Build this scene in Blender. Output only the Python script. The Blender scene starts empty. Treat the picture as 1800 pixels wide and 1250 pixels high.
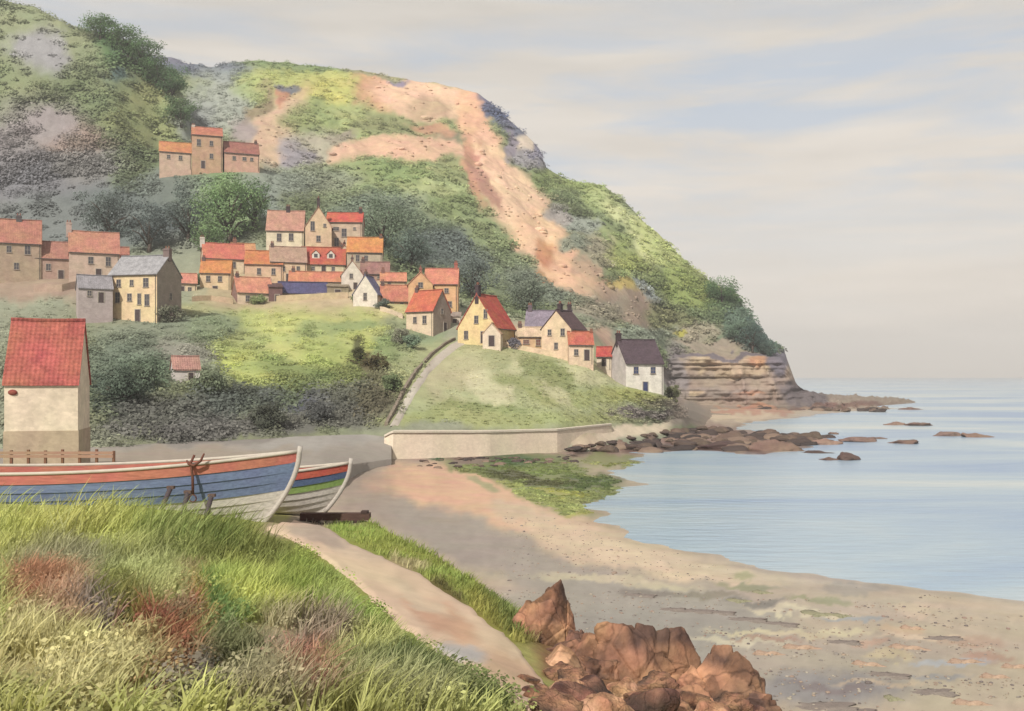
import bpy, math, random
import numpy as np
from mathutils import Vector
random.seed(7)
rng = np.random.default_rng(11)
C = bpy.context.scene.collection
scene = bpy.context.scene

# ------------------------------------------------------------------ camera
F, H, HZ = 1750.0, 10.0, 660.0          # focal length in photo pixels, eye height, horizon row
cd = bpy.data.cameras.new('camera'); cam = bpy.data.objects.new('camera', cd); C.objects.link(cam)
cam.location = (0, 0, H); cam.rotation_euler = (math.radians(90), 0, 0)
cd.sensor_width = 36; cd.lens = F*36/1800; cd.shift_y = (HZ-625)/1800
cd.clip_start = .1; cd.clip_end = 60000
scene.camera = cam

# ------------------------------------------------------------------ light
SUN_EL, SUN_AZ = 40, -24                 # azimuth of the sun seen from the camera: behind, to the left
sd = bpy.data.lights.new('sun', 'SUN'); sun = bpy.data.objects.new('sun', sd); C.objects.link(sun)
sd.energy = 3.0; sd.angle = math.radians(1.2); sd.color = (1.0, .95, .87)
az = math.radians(180+24)                # compass style, clockwise from +Y
sv = Vector((math.sin(az)*math.cos(math.radians(SUN_EL)), math.cos(az)*math.cos(math.radians(SUN_EL)), math.sin(math.radians(SUN_EL))))
sun.rotation_euler = sv.to_track_quat('Z', 'Y').to_euler()
world = bpy.data.worlds.new('World'); scene.world = world; world.use_nodes = True
scene.view_settings.view_transform = 'Standard'; scene.view_settings.look = 'None'
scene.view_settings.exposure = .80; scene.view_settings.gamma = 1
KEXP = 1.60                              # radiance gain of a sunlit matt surface of albedo 1

def lin(c):
    c = np.asarray(c, float)/255
    return np.where(c <= .04045, c/12.92, ((c+.055)/1.055)**2.4)
def alb(c, k=None):                      # colour as it looks in daylight -> base colour
    return np.clip(desat(lin(c))/(k or KEXP), .004, .8)
def desat(v, f=.16):
    v = np.asarray(v); return v*(1-f)+(v@np.array([.3, .6, .1]))[..., None]*f

def build_world():
    nt = world.node_tree; nt.nodes.clear(); N = nt.nodes.new; Lk = nt.links.new
    out = N('ShaderNodeOutputWorld'); bg = N('ShaderNodeBackground'); bg.inputs[1].default_value = .108
    sky = N('ShaderNodeTexSky'); sky.sky_type = 'NISHITA'; sky.sun_disc = False
    sky.sun_elevation = math.radians(SUN_EL); sky.sun_rotation = az; sky.dust_density = 3; sky.air_density = 1
    tc = N('ShaderNodeTexCoord')
    mp = N('ShaderNodeMapping'); mp.inputs['Scale'].default_value = (2.2, 2.2, 15); Lk(tc.outputs['Generated'], mp.inputs[0])
    n1 = N('ShaderNodeTexNoise'); n1.inputs['Scale'].default_value = 1.6; n1.inputs['Detail'].default_value = 8; n1.inputs['Roughness'].default_value = .58
    n1.inputs['Distortion'].default_value = .4
    Lk(mp.outputs[0], n1.inputs['Vector'])
    r1 = N('ShaderNodeValToRGB'); r1.color_ramp.elements[0].position = .40; r1.color_ramp.elements[1].position = .57
    r1.color_ramp.elements[0].color = (1, 1, 1, 1); r1.color_ramp.elements[1].color = (0, 0, 0, 1)
    Lk(n1.outputs['Fac'], r1.inputs[0])
    # elevation factor: the blue breaks sit between about 9 and 17 degrees
    sx = N('ShaderNodeSeparateXYZ'); Lk(tc.outputs['Generated'], sx.inputs[0])
    re = N('ShaderNodeValToRGB'); cr = re.color_ramp
    cr.elements[0].position = .0; cr.elements[0].color = (.12,)*3+(1,)
    cr.elements[1].position = 1; cr.elements[1].color = (.45,)*3+(1,)
    for p, v in ((.10, .15), (.19, .75), (.28, .8), (.36, .25)):
        e = cr.elements.new(p); e.color = (v, v, v, 1)
    Lk(sx.outputs['Z'], re.inputs[0])
    mu = N('ShaderNodeMath'); mu.operation = 'MULTIPLY'; Lk(r1.outputs[0], mu.inputs[0]); Lk(re.outputs[0], mu.inputs[1])
    # cloud colour: cream low down, grey higher up
    rc = N('ShaderNodeValToRGB'); cr = rc.color_ramp
    cr.elements[0].position = 0; cr.elements[0].color = (4.95, 4.45, 3.85, 1)
    cr.elements[1].position = 1; cr.elements[1].color = (4.0, 3.7, 3.35, 1)
    e = cr.elements.new(.16); e.color = (4.48, 4.12, 3.7, 1)
    e = cr.elements.new(.36); e.color = (3.6, 3.38, 3.08, 1)
    Lk(sx.outputs['Z'], rc.inputs[0])
    n2 = N('ShaderNodeTexNoise'); n2.inputs['Scale'].default_value = 2.5; n2.inputs['Detail'].default_value = 7; Lk(mp.outputs[0], n2.inputs['Vector'])
    mr = N('ShaderNodeMapRange'); mr.inputs[1].default_value = .3; mr.inputs[2].default_value = .7; mr.inputs[3].default_value = .91; mr.inputs[4].default_value = 1.07
    Lk(n2.outputs['Fac'], mr.inputs[0])
    vm = N('ShaderNodeVectorMath'); vm.operation = 'SCALE'; Lk(rc.outputs[0], vm.inputs[0]); Lk(mr.outputs[0], vm.inputs['Scale'])
    # blue breaks: the Nishita sky seen through thin cloud
    ms = N('ShaderNodeMix'); ms.data_type = 'RGBA'; ms.inputs[0].default_value = .75
    Lk(sky.outputs[0], ms.inputs[6]); ms.inputs[7].default_value = (2.9, 3.2, 3.55, 1)
    mx = N('ShaderNodeMix'); mx.data_type = 'RGBA'; Lk(mu.outputs[0], mx.inputs[0]); Lk(vm.outputs[0], mx.inputs[6]); Lk(ms.outputs[2], mx.inputs[7])
    Lk(mx.outputs[2], bg.inputs[0]); Lk(bg.outputs[0], out.inputs[0])
build_world()

# ------------------------------------------------------------------ helpers
def P(px, py, D):
    return np.array([(px-900)*D/F, D, H-(py-HZ)*D/F])

def _hash(ix, iy, iz, seed):
    n = (ix*374761393 + iy*668265263 + iz*2147483647 + seed*1274126177) & 0xffffffff
    n = ((n ^ (n >> 13))*1274126177) & 0xffffffff
    n = ((n ^ (n >> 16))*2246822519) & 0xffffffff
    return ((n ^ (n >> 15)) & 0xffff)/65535.0
def vnoise(x, y, z=0, seed=0):
    x = np.asarray(x, float); y = np.asarray(y, float); z = np.asarray(z, float)+0*x
    ix, iy, iz = np.floor(x).astype(np.int64), np.floor(y).astype(np.int64), np.floor(z).astype(np.int64)
    fx, fy, fz = x-ix, y-iy, z-iz
    fx, fy, fz = [t*t*(3-2*t) for t in (fx, fy, fz)]
    r = 0
    for dx in (0, 1):
        for dy in (0, 1):
            for dz in (0, 1):
                w = (fx if dx else 1-fx)*(fy if dy else 1-fy)*(fz if dz else 1-fz)
                r = r + w*_hash(ix+dx, iy+dy, iz+dz, seed)
    return r*2-1
def fbm(x, y, z=0, oct=4, seed=0):
    r = 0; a = .5; s = 1
    for o in range(oct):
        r = r + a*vnoise(np.asarray(x)*s+o*17.3, np.asarray(y)*s-o*9.1, np.asarray(z)*s, seed+o); a *= .5; s *= 2.03
    return r

def mesh_np(name, V, Fq, mat, parent=None, cols=None, smooth=True, tri=None, mat_idx=None):
    me = bpy.data.meshes.new(name)
    V = np.asarray(V, np.float32); Fq = np.asarray(Fq, np.int32)
    nf, k = Fq.shape
    me.vertices.add(len(V)); me.vertices.foreach_set('co', V.ravel())
    me.loops.add(nf*k); me.loops.foreach_set('vertex_index', Fq.ravel())
    me.polygons.add(nf); me.polygons.foreach_set('loop_start', np.arange(0, nf*k, k, dtype=np.int32))
    me.polygons.foreach_set('use_smooth', np.full(nf, smooth))
    if mat_idx is not None: me.polygons.foreach_set('material_index', np.asarray(mat_idx, np.int32))
    me.update(calc_edges=True); me.validate()
    if cols is not None:
        a = me.color_attributes.new('Col', 'FLOAT_COLOR', 'POINT')
        cc = np.ones((len(V), 4), np.float32); cc[:, :3] = cols
        a.data.foreach_set('color', cc.ravel())
    for m in (mat if isinstance(mat, (list, tuple)) else [mat]): me.materials.append(m)
    o = bpy.data.objects.new(name, me); C.objects.link(o)
    if parent: o.parent = parent
    return o
def mesh_py(name, V, Fs, mat, parent=None, smooth=False, idx=None):
    me = bpy.data.meshes.new(name); me.from_pydata([tuple(map(float, v)) for v in V], [], Fs)
    for m in (mat if isinstance(mat, (list, tuple)) else [mat]): me.materials.append(m)
    if smooth: me.polygons.foreach_set('use_smooth', [True]*len(me.polygons))
    if idx: me.polygons.foreach_set('material_index', idx)
    me.update()
    o = bpy.data.objects.new(name, me); C.objects.link(o)
    if parent: o.parent = parent
    return o
def tag(o, label=None, cat=None, group=None, kind=None):
    if label: o['label'] = label
    if cat: o['category'] = cat
    if group: o['group'] = group
    if kind: o['kind'] = kind
    return o
def empty(name, loc, rz=0, label=None, cat=None, group=None):
    o = bpy.data.objects.new(name, None); C.objects.link(o); o.location = tuple(map(float, loc)); o.rotation_euler = (0, 0, rz)
    o.empty_display_size = .2
    return tag(o, label, cat, group)

class MB:
    def __init__(s): s.V = []; s.F = []; s.I = []
    def add(s, V, Fs, mi=0):
        b = len(s.V); s.V += [tuple(map(float, v)) for v in V]; s.F += [tuple(b+i for i in f) for f in Fs]; s.I += [mi]*len(Fs)
    def box(s, x0, x1, y0, y1, z0, z1, mi=0):
        V = [(x, y, z) for z in (z0, z1) for (x, y) in ((x0, y0), (x1, y0), (x1, y1), (x0, y1))]
        s.add(V, [(0, 3, 2, 1), (4, 5, 6, 7), (0, 1, 5, 4), (1, 2, 6, 5), (2, 3, 7, 6), (3, 0, 4, 7)], mi)
    def tube(s, pts, rad, n=6, mi=0):
        pts = [Vector(p) for p in pts]
        if not isinstance(rad, (list, tuple)): rad = [rad]*len(pts)
        rings = []
        for i, p in enumerate(pts):
            d = (pts[min(i+1, len(pts)-1)]-pts[max(i-1, 0)]).normalized()
            a = d.orthogonal().normalized() if i == 0 else (a-d*a.dot(d)).normalized()
            b = d.cross(a)
            rings.append([p+(a*math.cos(2*math.pi*k/n)+b*math.sin(2*math.pi*k/n))*rad[i] for k in range(n)])
        V = [v for r in rings for v in r]; Fs = []
        for i in range(len(rings)-1):
            for k in range(n): Fs.append((i*n+k, i*n+(k+1) % n, (i+1)*n+(k+1) % n, (i+1)*n+k))
        Fs.append(tuple(range(n))[::-1]); Fs.append(tuple((len(rings)-1)*n+k for k in range(n)))
        s.add(V, Fs, mi)
    def build(s, name, mat, parent=None, smooth=False):
        return mesh_py(name, s.V, s.F, mat, parent, smooth, s.I)

# ------------------------------------------------------------------ materials
_mc = {}
def material(key, color=None, rough=.9, attr=False, noise=(3, .18), bump=(8, .3, .05), kind=None, spec=.2, transl=0):
    if key in _mc: return _mc[key]
    m = bpy.data.materials.new(key); _mc[key] = m; m.use_nodes = True
    nt = m.node_tree; N = nt.nodes.new; Lk = nt.links.new
    b = nt.nodes['Principled BSDF']; b.inputs['Roughness'].default_value = rough; b.inputs['Specular IOR Level'].default_value = spec
    tc = N('ShaderNodeTexCoord')
    if attr:
        a = N('ShaderNodeAttribute'); a.attribute_name = 'Col'; base = a.outputs['Color']
    else:
        a = N('ShaderNodeRGB'); a.outputs[0].default_value = tuple(color)+(1,); base = a.outputs[0]
    n = N('ShaderNodeTexNoise'); n.inputs['Scale'].default_value = noise[0]; n.inputs['Detail'].default_value = 6; n.inputs['Roughness'].default_value = .65
    Lk(tc.outputs['Object'], n.inputs['Vector'])
    mr = N('ShaderNodeMapRange'); mr.inputs[1].default_value = .25; mr.inputs[2].default_value = .75
    mr.inputs[3].default_value = 1-noise[1]; mr.inputs[4].default_value = 1+noise[1]; mr.clamp = True
    Lk(n.outputs['Fac'], mr.inputs[0]); fac = mr.outputs[0]
    hgt = None
    def mul(x, y):
        q = N('ShaderNodeMath'); q.operation = 'MULTIPLY'; Lk(x, q.inputs[0]); Lk(y, q.inputs[1]); return q.outputs[0]
    if kind == 'tiles':       # pantiles: rows across the slope, a roll along each
        sp = N('ShaderNodeSeparateXYZ'); Lk(tc.outputs['Object'], sp.inputs[0])
        def wave(sock, per):
            q = N('ShaderNodeMath'); q.operation = 'MULTIPLY'; q.inputs[1].default_value = 2*math.pi/per; Lk(sock, q.inputs[0])
            s_ = N('ShaderNodeMath'); s_.operation = 'SINE'; Lk(q.outputs[0], s_.inputs[0]); return s_.outputs[0]
        w1 = wave(sp.outputs['X'], .28); w2 = wave(sp.outputs['Z'], .26)
        ad = N('ShaderNodeMath'); ad.operation = 'ADD'; Lk(w1, ad.inputs[0]); Lk(w2, ad.inputs[1]); hgt = ad.outputs[0]
        wn = N('ShaderNodeTexVoronoi'); wn.inputs['Scale'].default_value = 6.5; Lk(tc.outputs['Object'], wn.inputs['Vector'])
        m2 = N('ShaderNodeMapRange'); m2.inputs[3].default_value = .86; m2.inputs[4].default_value = 1.16
        sc = N('ShaderNodeSeparateColor'); Lk(wn.outputs['Color'], sc.inputs[0]); Lk(sc.outputs[0], m2.inputs[0]); fac = mul(fac, m2.outputs[0])
        m3 = N('ShaderNodeMapRange'); m3.inputs[1].default_value = -2; m3.inputs[2].default_value = 2; m3.inputs[3].default_value = .92; m3.inputs[4].default_value = 1.06
        Lk(hgt, m3.inputs[0]); fac = mul(fac, m3.outputs[0])
    if kind == 'stone':
        v = N('ShaderNodeTexVoronoi'); v.inputs['Scale'].default_value = 1.0
        mp = N('ShaderNodeMapping'); mp.inputs['Scale'].default_value = (3.6, 3.6, 6.2); Lk(tc.outputs['Object'], mp.inputs[0]); Lk(mp.outputs[0], v.inputs['Vector'])
        sc = N('ShaderNodeSeparateColor'); Lk(v.outputs['Color'], sc.inputs[0])
        m2 = N('ShaderNodeMapRange'); m2.inputs[3].default_value = .93; m2.inputs[4].default_value = 1.06; Lk(sc.outputs[0], m2.inputs[0]); fac = mul(fac, m2.outputs[0])
    if kind == 'wood':
        mp = N('ShaderNodeMapping'); mp.inputs['Scale'].default_value = (1, 9, 9); Lk(tc.outputs['Object'], mp.inputs[0]); Lk(mp.outputs[0], n.inputs['Vector'])
    if kind == 'rock':        # rust with dark joints
        v = N('ShaderNodeTexVoronoi'); v.feature = 'DISTANCE_TO_EDGE'; v.inputs['Scale'].default_value = 2.1
        nd = N('ShaderNodeTexNoise'); nd.inputs['Scale'].default_value = 2; nd.inputs['Detail'].default_value = 5; Lk(tc.outputs['Object'], nd.inputs['Vector'])
        mxv = N('ShaderNodeMix'); mxv.data_type = 'RGBA'; mxv.inputs[0].default_value = .35; Lk(tc.outputs['Object'], mxv.inputs[6]); Lk(nd.outputs['Color'], mxv.inputs[7])
        Lk(mxv.outputs[2], v.inputs['Vector'])
        m2 = N('ShaderNodeMapRange'); m2.inputs[1].default_value = .0; m2.inputs[2].default_value = .05; m2.inputs[3].default_value = .62; m2.inputs[4].default_value = 1.0
        Lk(v.outputs['Distance'], m2.inputs[0]); fac = mul(fac, m2.outputs[0]); hgt = m2.outputs[0]
    vm = N('ShaderNodeVectorMath'); vm.operation = 'SCALE'; Lk(base, vm.inputs[0]); Lk(fac, vm.inputs['Scale'])
    # a little hue drift
    n3 = N('ShaderNodeTexNoise'); n3.inputs['Scale'].default_value = noise[0]*.37; n3.inputs['Detail'].default_value = 3; Lk(tc.outputs['Object'], n3.inputs['Vector'])
    hs = N('ShaderNodeHueSaturation'); Lk(vm.outputs[0], hs.inputs['Color'])
    m4 = N('ShaderNodeMapRange'); m4.inputs[1].default_value = .3; m4.inputs[2].default_value = .7; m4.inputs[3].default_value = .485; m4.inputs[4].default_value = .515
    Lk(n3.outputs['Fac'], m4.inputs[0]); Lk(m4.outputs[0], hs.inputs['Hue'])
    Lk(hs.outputs[0], b.inputs['Base Color'])
    if bump:
        nb = N('ShaderNodeTexNoise'); nb.inputs['Scale'].default_value = bump[0]; nb.inputs['Detail'].default_value = 5; Lk(tc.outputs['Object'], nb.inputs['Vector'])
        bp = N('ShaderNodeBump'); bp.inputs['Strength'].default_value = bump[1]; bp.inputs['Distance'].default_value = bump[2]
        Lk(nb.outputs['Fac'], bp.inputs['Height'])
        if hgt is not None:
            b2 = N('ShaderNodeBump'); b2.inputs['Strength'].default_value = .5; b2.inputs['Distance'].default_value = .03
            Lk(hgt, b2.inputs['Height']); Lk(bp.outputs[0], b2.inputs['Normal']); Lk(b2.outputs[0], b.inputs['Normal'])
        else: Lk(bp.outputs[0], b.inputs['Normal'])
    if transl:
        tr = N('ShaderNodeBsdfTranslucent'); Lk(hs.outputs[0], tr.inputs['Color'])
        ms = N('ShaderNodeMixShader'); ms.inputs[0].default_value = transl
        out = nt.nodes['Material Output']; Lk(b.outputs[0], ms.inputs[1]); Lk(tr.outputs[0], ms.inputs[2]); Lk(ms.outputs[0], out.inputs[0])
    return m
def wallm(c): return material('wall_%d_%d_%d' % tuple(c), alb(c, 1.42), noise=(.9, .24), bump=(5, .4, .03), kind='stone')
def roofm(c): return material('roof_%d_%d_%d' % tuple(c), desat(alb(c), .10), noise=(1.1, .34), bump=(6, .4, .04), kind='tiles')
def plain(c, rough=.8, kind=None, ns=(3, .15), bump=(10, .3, .02), k=None): return material('paint_%d_%d_%d_%s' % (*c, kind), alb(c, k), rough, noise=ns, bump=bump, kind=kind)
M_TERR = material('turf_and_clay', attr=True, rough=.95, noise=(.35, .16), bump=(1.2, .5, .35), spec=.1)
M_SAND = material('beach_sand', attr=True, rough=.85, noise=(.9, .10), bump=(3, .25, .06), spec=.3)
M_BANK = material('bank_soil', attr=True, rough=.95, noise=(2.5, .2), bump=(9, .5, .05), spec=.1)
M_LEAF = material('scrub_leaves', attr=True, rough=.8, noise=(.6, .15), bump=None, transl=.4, spec=.1)
M_GRASS = material('grass_blades', attr=True, rough=.7, noise=(1.5, .15), bump=None, transl=.35, spec=.2)

# ------------------------------------------------------------------ land cover (what grows or lies where; some tones paint shade and haze)
DG = (88, 112, 72); MG = (128, 146, 96); LG = (165, 178, 108); YG = (188, 192, 88); PY = (203, 206, 145)
BG = (130, 140, 140); DB = (98, 112, 106); BL = (98, 108, 145); PE = (232, 184, 148); PO = (216, 156, 112); PP = (232, 204, 172)
MV = (170, 150, 145); GR = (152, 144, 132)
# (cx, cy, rx, ry, tilt in degrees, colour, softness)
HILL = [
 (100,150,420,330,0,(126,138,98),.3),(60,60,110,60,10,(150,158,118),.4),(72,95,50,45,0,(162,160,165),.4),(40,180,60,70,0,(140,150,105),.4),
 (225,92,62,34,35,(88,120,72),.3),(290,150,48,40,60,(98,122,72),.3),(205,135,20,16,0,(85,112,110),.5),(170,190,80,50,20,(122,136,94),.4),
 (255,215,75,50,30,(132,138,88),.4),(265,160,30,25,0,(150,150,95),.4),(50,270,100,90,0,(148,140,142),.5),(125,245,60,38,20,(162,142,130),.5),(80,215,40,30,0,(160,150,150),.5),
 (100,330,150,60,0,(132,132,138),.5),(250,300,60,45,-30,(112,126,88),.4),(150,290,60,30,0,(140,138,135),.5),(230,385,190,62,0,(108,118,116),.4),(80,400,140,50,0,(126,132,130),.4),(330,420,90,40,0,(104,114,118),.4),  # blue greys here paint the hill's shade and haze into the colour
 # far hill
 (560,200,300,130,0,(160,172,112),.3),(345,112,115,24,12,(112,120,142),.4),(300,96,40,14,10,(130,130,150),.4),(400,135,40,18,0,(118,132,142),.4),
 (390,185,68,58,0,(164,170,160),.5),(345,215,30,30,0,(150,155,155),.5),(455,150,50,35,0,(158,172,112),.4),(560,150,120,34,4,(182,188,98),.4),(565,160,52,22,0,(196,192,96),.5),(540,118,130,9,4,(128,150,95),.4),
 (490,228,44,82,28,(216,178,148),.35),(496,163,14,16,0,(190,130,100),.5),(452,188,14,46,35,(150,132,100),.4),(430,235,22,26,0,(165,150,150),.5),(570,210,70,34,0,(148,164,98),.45),(625,205,50,28,0,(172,180,112),.4),
 (560,262,50,34,0,(188,180,158),.5),(520,275,28,24,0,(162,156,166),.5),(505,150,20,6,10,(110,115,130),.5),
 (665,160,46,36,20,(204,150,108),.35),(745,172,100,38,8,(236,192,158),.3),(748,186,34,20,0,(196,166,130),.4),(700,138,26,7,8,(138,130,158),.4),(650,128,50,8,4,(150,150,110),.4),
 (690,222,74,20,6,(146,152,100),.3),(785,252,34,14,0,(132,132,104),.3),(760,232,40,12,10,(200,150,115),.4),(635,262,60,20,-12,(230,184,152),.3),(740,268,110,22,8,(234,186,152),.3),(600,240,22,10,-30,(160,150,130),.4),
 (655,318,140,42,4,(148,164,106),.3),(560,318,60,30,0,(150,158,132),.5),(700,300,60,20,0,(138,158,96),.4),(775,345,66,50,0,(178,190,128),.35),(800,300,40,20,0,(150,160,105),.4),(810,360,60,20,0,(140,156,98),.4),
 (655,372,90,34,-6,(128,142,122),.4),(720,410,90,40,0,(122,138,110),.4),(800,440,110,38,0,(114,126,122),.35),(860,400,60,40,40,(146,160,108),.4),(900,470,60,34,20,(138,152,108),.4),(950,500,90,30,10,(132,142,124),.4),
 (400,355,72,58,0,(126,154,100),.35),(425,330,30,26,0,(152,180,122),.4),(350,350,40,35,0,(140,160,125),.5),(480,322,60,30,0,(148,158,145),.5),(470,360,40,30,0,(140,150,140),.5),(300,330,50,30,0,(118,128,120),.5),
 # landslip
 (835,215,30,70,-18,(232,178,140),.3),(865,290,34,60,-20,(242,196,158),.3),(835,300,14,60,-10,(206,150,118),.35),(905,355,42,58,-38,(244,202,164),.3),(950,410,44,44,-45,(240,194,154),.3),
 (985,455,36,36,-45,(238,186,146),.3),(1020,495,50,22,20,(236,186,148),.35),(860,330,12,44,-30,(190,140,118),.4),(965,445,14,26,-30,(196,132,90),.4),(960,485,20,10,20,(182,140,98),.4),
 (878,196,52,20,40,BL,.3),(910,230,34,22,45,(120,124,146),.35),(925,258,26,22,0,(222,204,180),.3),(932,282,30,22,20,(160,156,162),.35),(952,265,12,26,0,(130,128,150),.35),(900,255,12,30,-10,(150,140,155),.4),
 (975,325,46,22,15,(134,150,90),.35),(1040,345,52,26,25,(158,174,104),.35),(1000,355,40,18,20,(128,142,98),.4),(1105,400,80,26,46,(202,208,146),.4),(1075,440,70,30,42,(156,172,104),.4),(1160,440,80,20,43,(190,200,122),.4),
 (1015,395,30,18,20,(164,172,160),.4),(980,375,24,18,20,(168,162,158),.35),(1045,440,36,26,30,(170,162,136),.4),(1035,470,20,16,0,(200,165,135),.4),(1005,430,24,14,0,(140,150,130),.4),(1070,400,22,14,0,(134,150,100),.4),
 (1120,480,70,26,40,(162,172,92),.4),(1150,505,56,24,35,(122,136,84),.4),(1220,515,70,28,38,(150,166,86),.4),(1245,480,60,12,38,(190,200,116),.4),(1275,535,40,22,20,(98,128,84),.35),(1240,560,60,26,10,(118,138,98),.4),(1300,575,40,34,20,(112,136,116),.35),
 (1080,520,60,24,15,(186,160,132),.4),(1125,545,60,26,20,(172,148,128),.4),(1050,545,60,24,0,(160,152,130),.4),(1085,502,28,10,20,(205,180,90),.4),(1135,510,40,10,35,(160,168,168),.4),(1180,560,40,28,20,(138,142,96),.4),(1020,580,60,24,0,(146,152,128),.4),(1130,590,70,22,0,(146,156,136),.4),
 (1058,600,34,24,0,(210,172,145),.4),(1195,605,40,26,0,(130,140,112),.4),(1225,585,38,20,0,(172,162,138),.4),(1200,588,12,8,0,(180,175,50),.4),(1260,608,70,12,0,(168,152,134),.35),(1330,600,28,24,0,(86,110,104),.35),
 # cliff
 (1400,690,330,62,0,(160,142,128),.1),(1190,725,60,20,0,(150,138,126),.3),
 (1275,665,125,48,0,(176,154,136),.15),(1290,645,90,14,2,(200,174,142),.3),(1345,640,24,8,0,(206,150,110),.4),(1185,655,26,44,0,(152,142,142),.4),(1275,628,90,5,0,(122,112,120),.3),(1370,640,18,26,0,(122,116,130),.3),
 (1260,690,80,12,0,(162,146,136),.4),(1225,692,18,5,0,(205,180,145),.3),(1310,700,60,8,0,(166,140,126),.4),(1320,690,24,5,5,(190,140,110),.4),(1420,695,50,18,20,(118,108,112),.4),(1480,712,100,6,0,(130,100,90),.3),(1330,716,60,5,0,(196,140,112),.4)]
FRONT = [
 (60,540,260,60,0,(158,162,136),.3),(60,500,170,30,0,(178,152,130),.35),(180,540,50,30,0,(184,160,138),.4),(40,470,60,12,0,(150,152,112),.4),(280,560,50,30,0,(150,142,128),.4),
 (400,660,350,130,0,(142,150,104),.3),(270,610,120,70,0,(140,148,126),.4),(215,650,70,60,0,(122,136,116),.4),(213,705,60,48,0,(84,98,86),.5),(300,735,110,40,0,(112,112,106),.4),(245,660,40,25,0,(104,124,96),.4),(330,620,50,24,0,(158,156,142),.45),
 (560,560,180,34,2,(186,192,108),.3),(540,605,160,46,6,(192,200,112),.3),(420,590,60,30,20,(170,180,110),.4),(450,650,70,34,25,(190,198,104),.35),(360,545,50,18,0,(168,168,118),.4),(370,575,50,20,0,(138,152,118),.4),
 (560,580,50,16,-10,(160,176,108),.35),(620,570,40,12,0,(150,168,104),.35),(485,628,60,12,20,(158,172,98),.35),(590,625,60,16,10,(170,184,96),.35),(640,600,40,14,20,(178,188,96),.4),
 (395,640,18,20,0,(196,206,100),.4),(545,660,110,22,12,(140,154,86),.4),(640,660,60,26,10,(132,142,80),.4),(628,612,14,18,0,(96,98,58),.4),(660,640,18,24,30,(104,90,58),.4),(690,620,26,30,20,(140,160,100),.4),(700,575,40,20,20,(150,160,120),.4),(740,600,40,18,-35,(140,158,118),.4),
 (470,705,110,26,0,(96,104,92),.4),(560,715,90,24,8,(108,110,122),.4),(520,690,40,14,-20,(110,124,84),.4),(620,700,60,24,0,(116,118,104),.4),(380,715,60,30,0,(108,116,108),.4),(400,755,250,16,-3,(122,120,116),.35),(600,735,90,20,0,(124,124,112),.4),
 (665,690,50,34,-60,(118,112,88),.4),
 (560,500,150,44,0,(206,182,142),.4),(420,520,70,26,0,(198,178,138),.4),(700,530,50,30,0,(200,190,130),.4),(930,600,110,26,0,(214,182,150),.4),
 (1130,752,130,13,-8,(222,204,176),.3),(1010,768,40,16,0,(214,190,162),.4),
 # knoll
 (900,675,230,84,4,(174,180,126),.12),(850,620,60,20,0,(178,178,126),.4),(800,660,60,36,-20,(192,186,142),.4),(870,680,44,26,30,(206,200,158),.3),(905,650,22,40,30,(200,196,150),.35),(800,700,40,12,0,(188,190,140),.4),
 (945,645,44,18,35,(150,158,100),.35),(990,660,46,14,42,(146,154,96),.35),(930,680,60,14,20,(158,166,104),.4),(1000,605,60,22,10,(190,190,142),.4),(1040,650,50,24,30,(200,198,150),.35),(1060,700,90,14,0,(172,178,112),.4),
 (760,735,80,14,0,(166,174,108),.4),(900,735,200,14,0,(170,176,112),.4),(980,690,40,12,30,(200,196,150),.4),(1120,700,60,14,0,(164,168,96),.4),(1180,706,50,8,0,(150,146,120),.4),(850,715,90,8,0,(150,160,98),.4),(730,700,26,26,0,(176,182,130),.4),
 (1150,724,90,5,-3,(136,126,124),.3),(1160,744,110,9,-8,(224,206,178),.3)]
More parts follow.
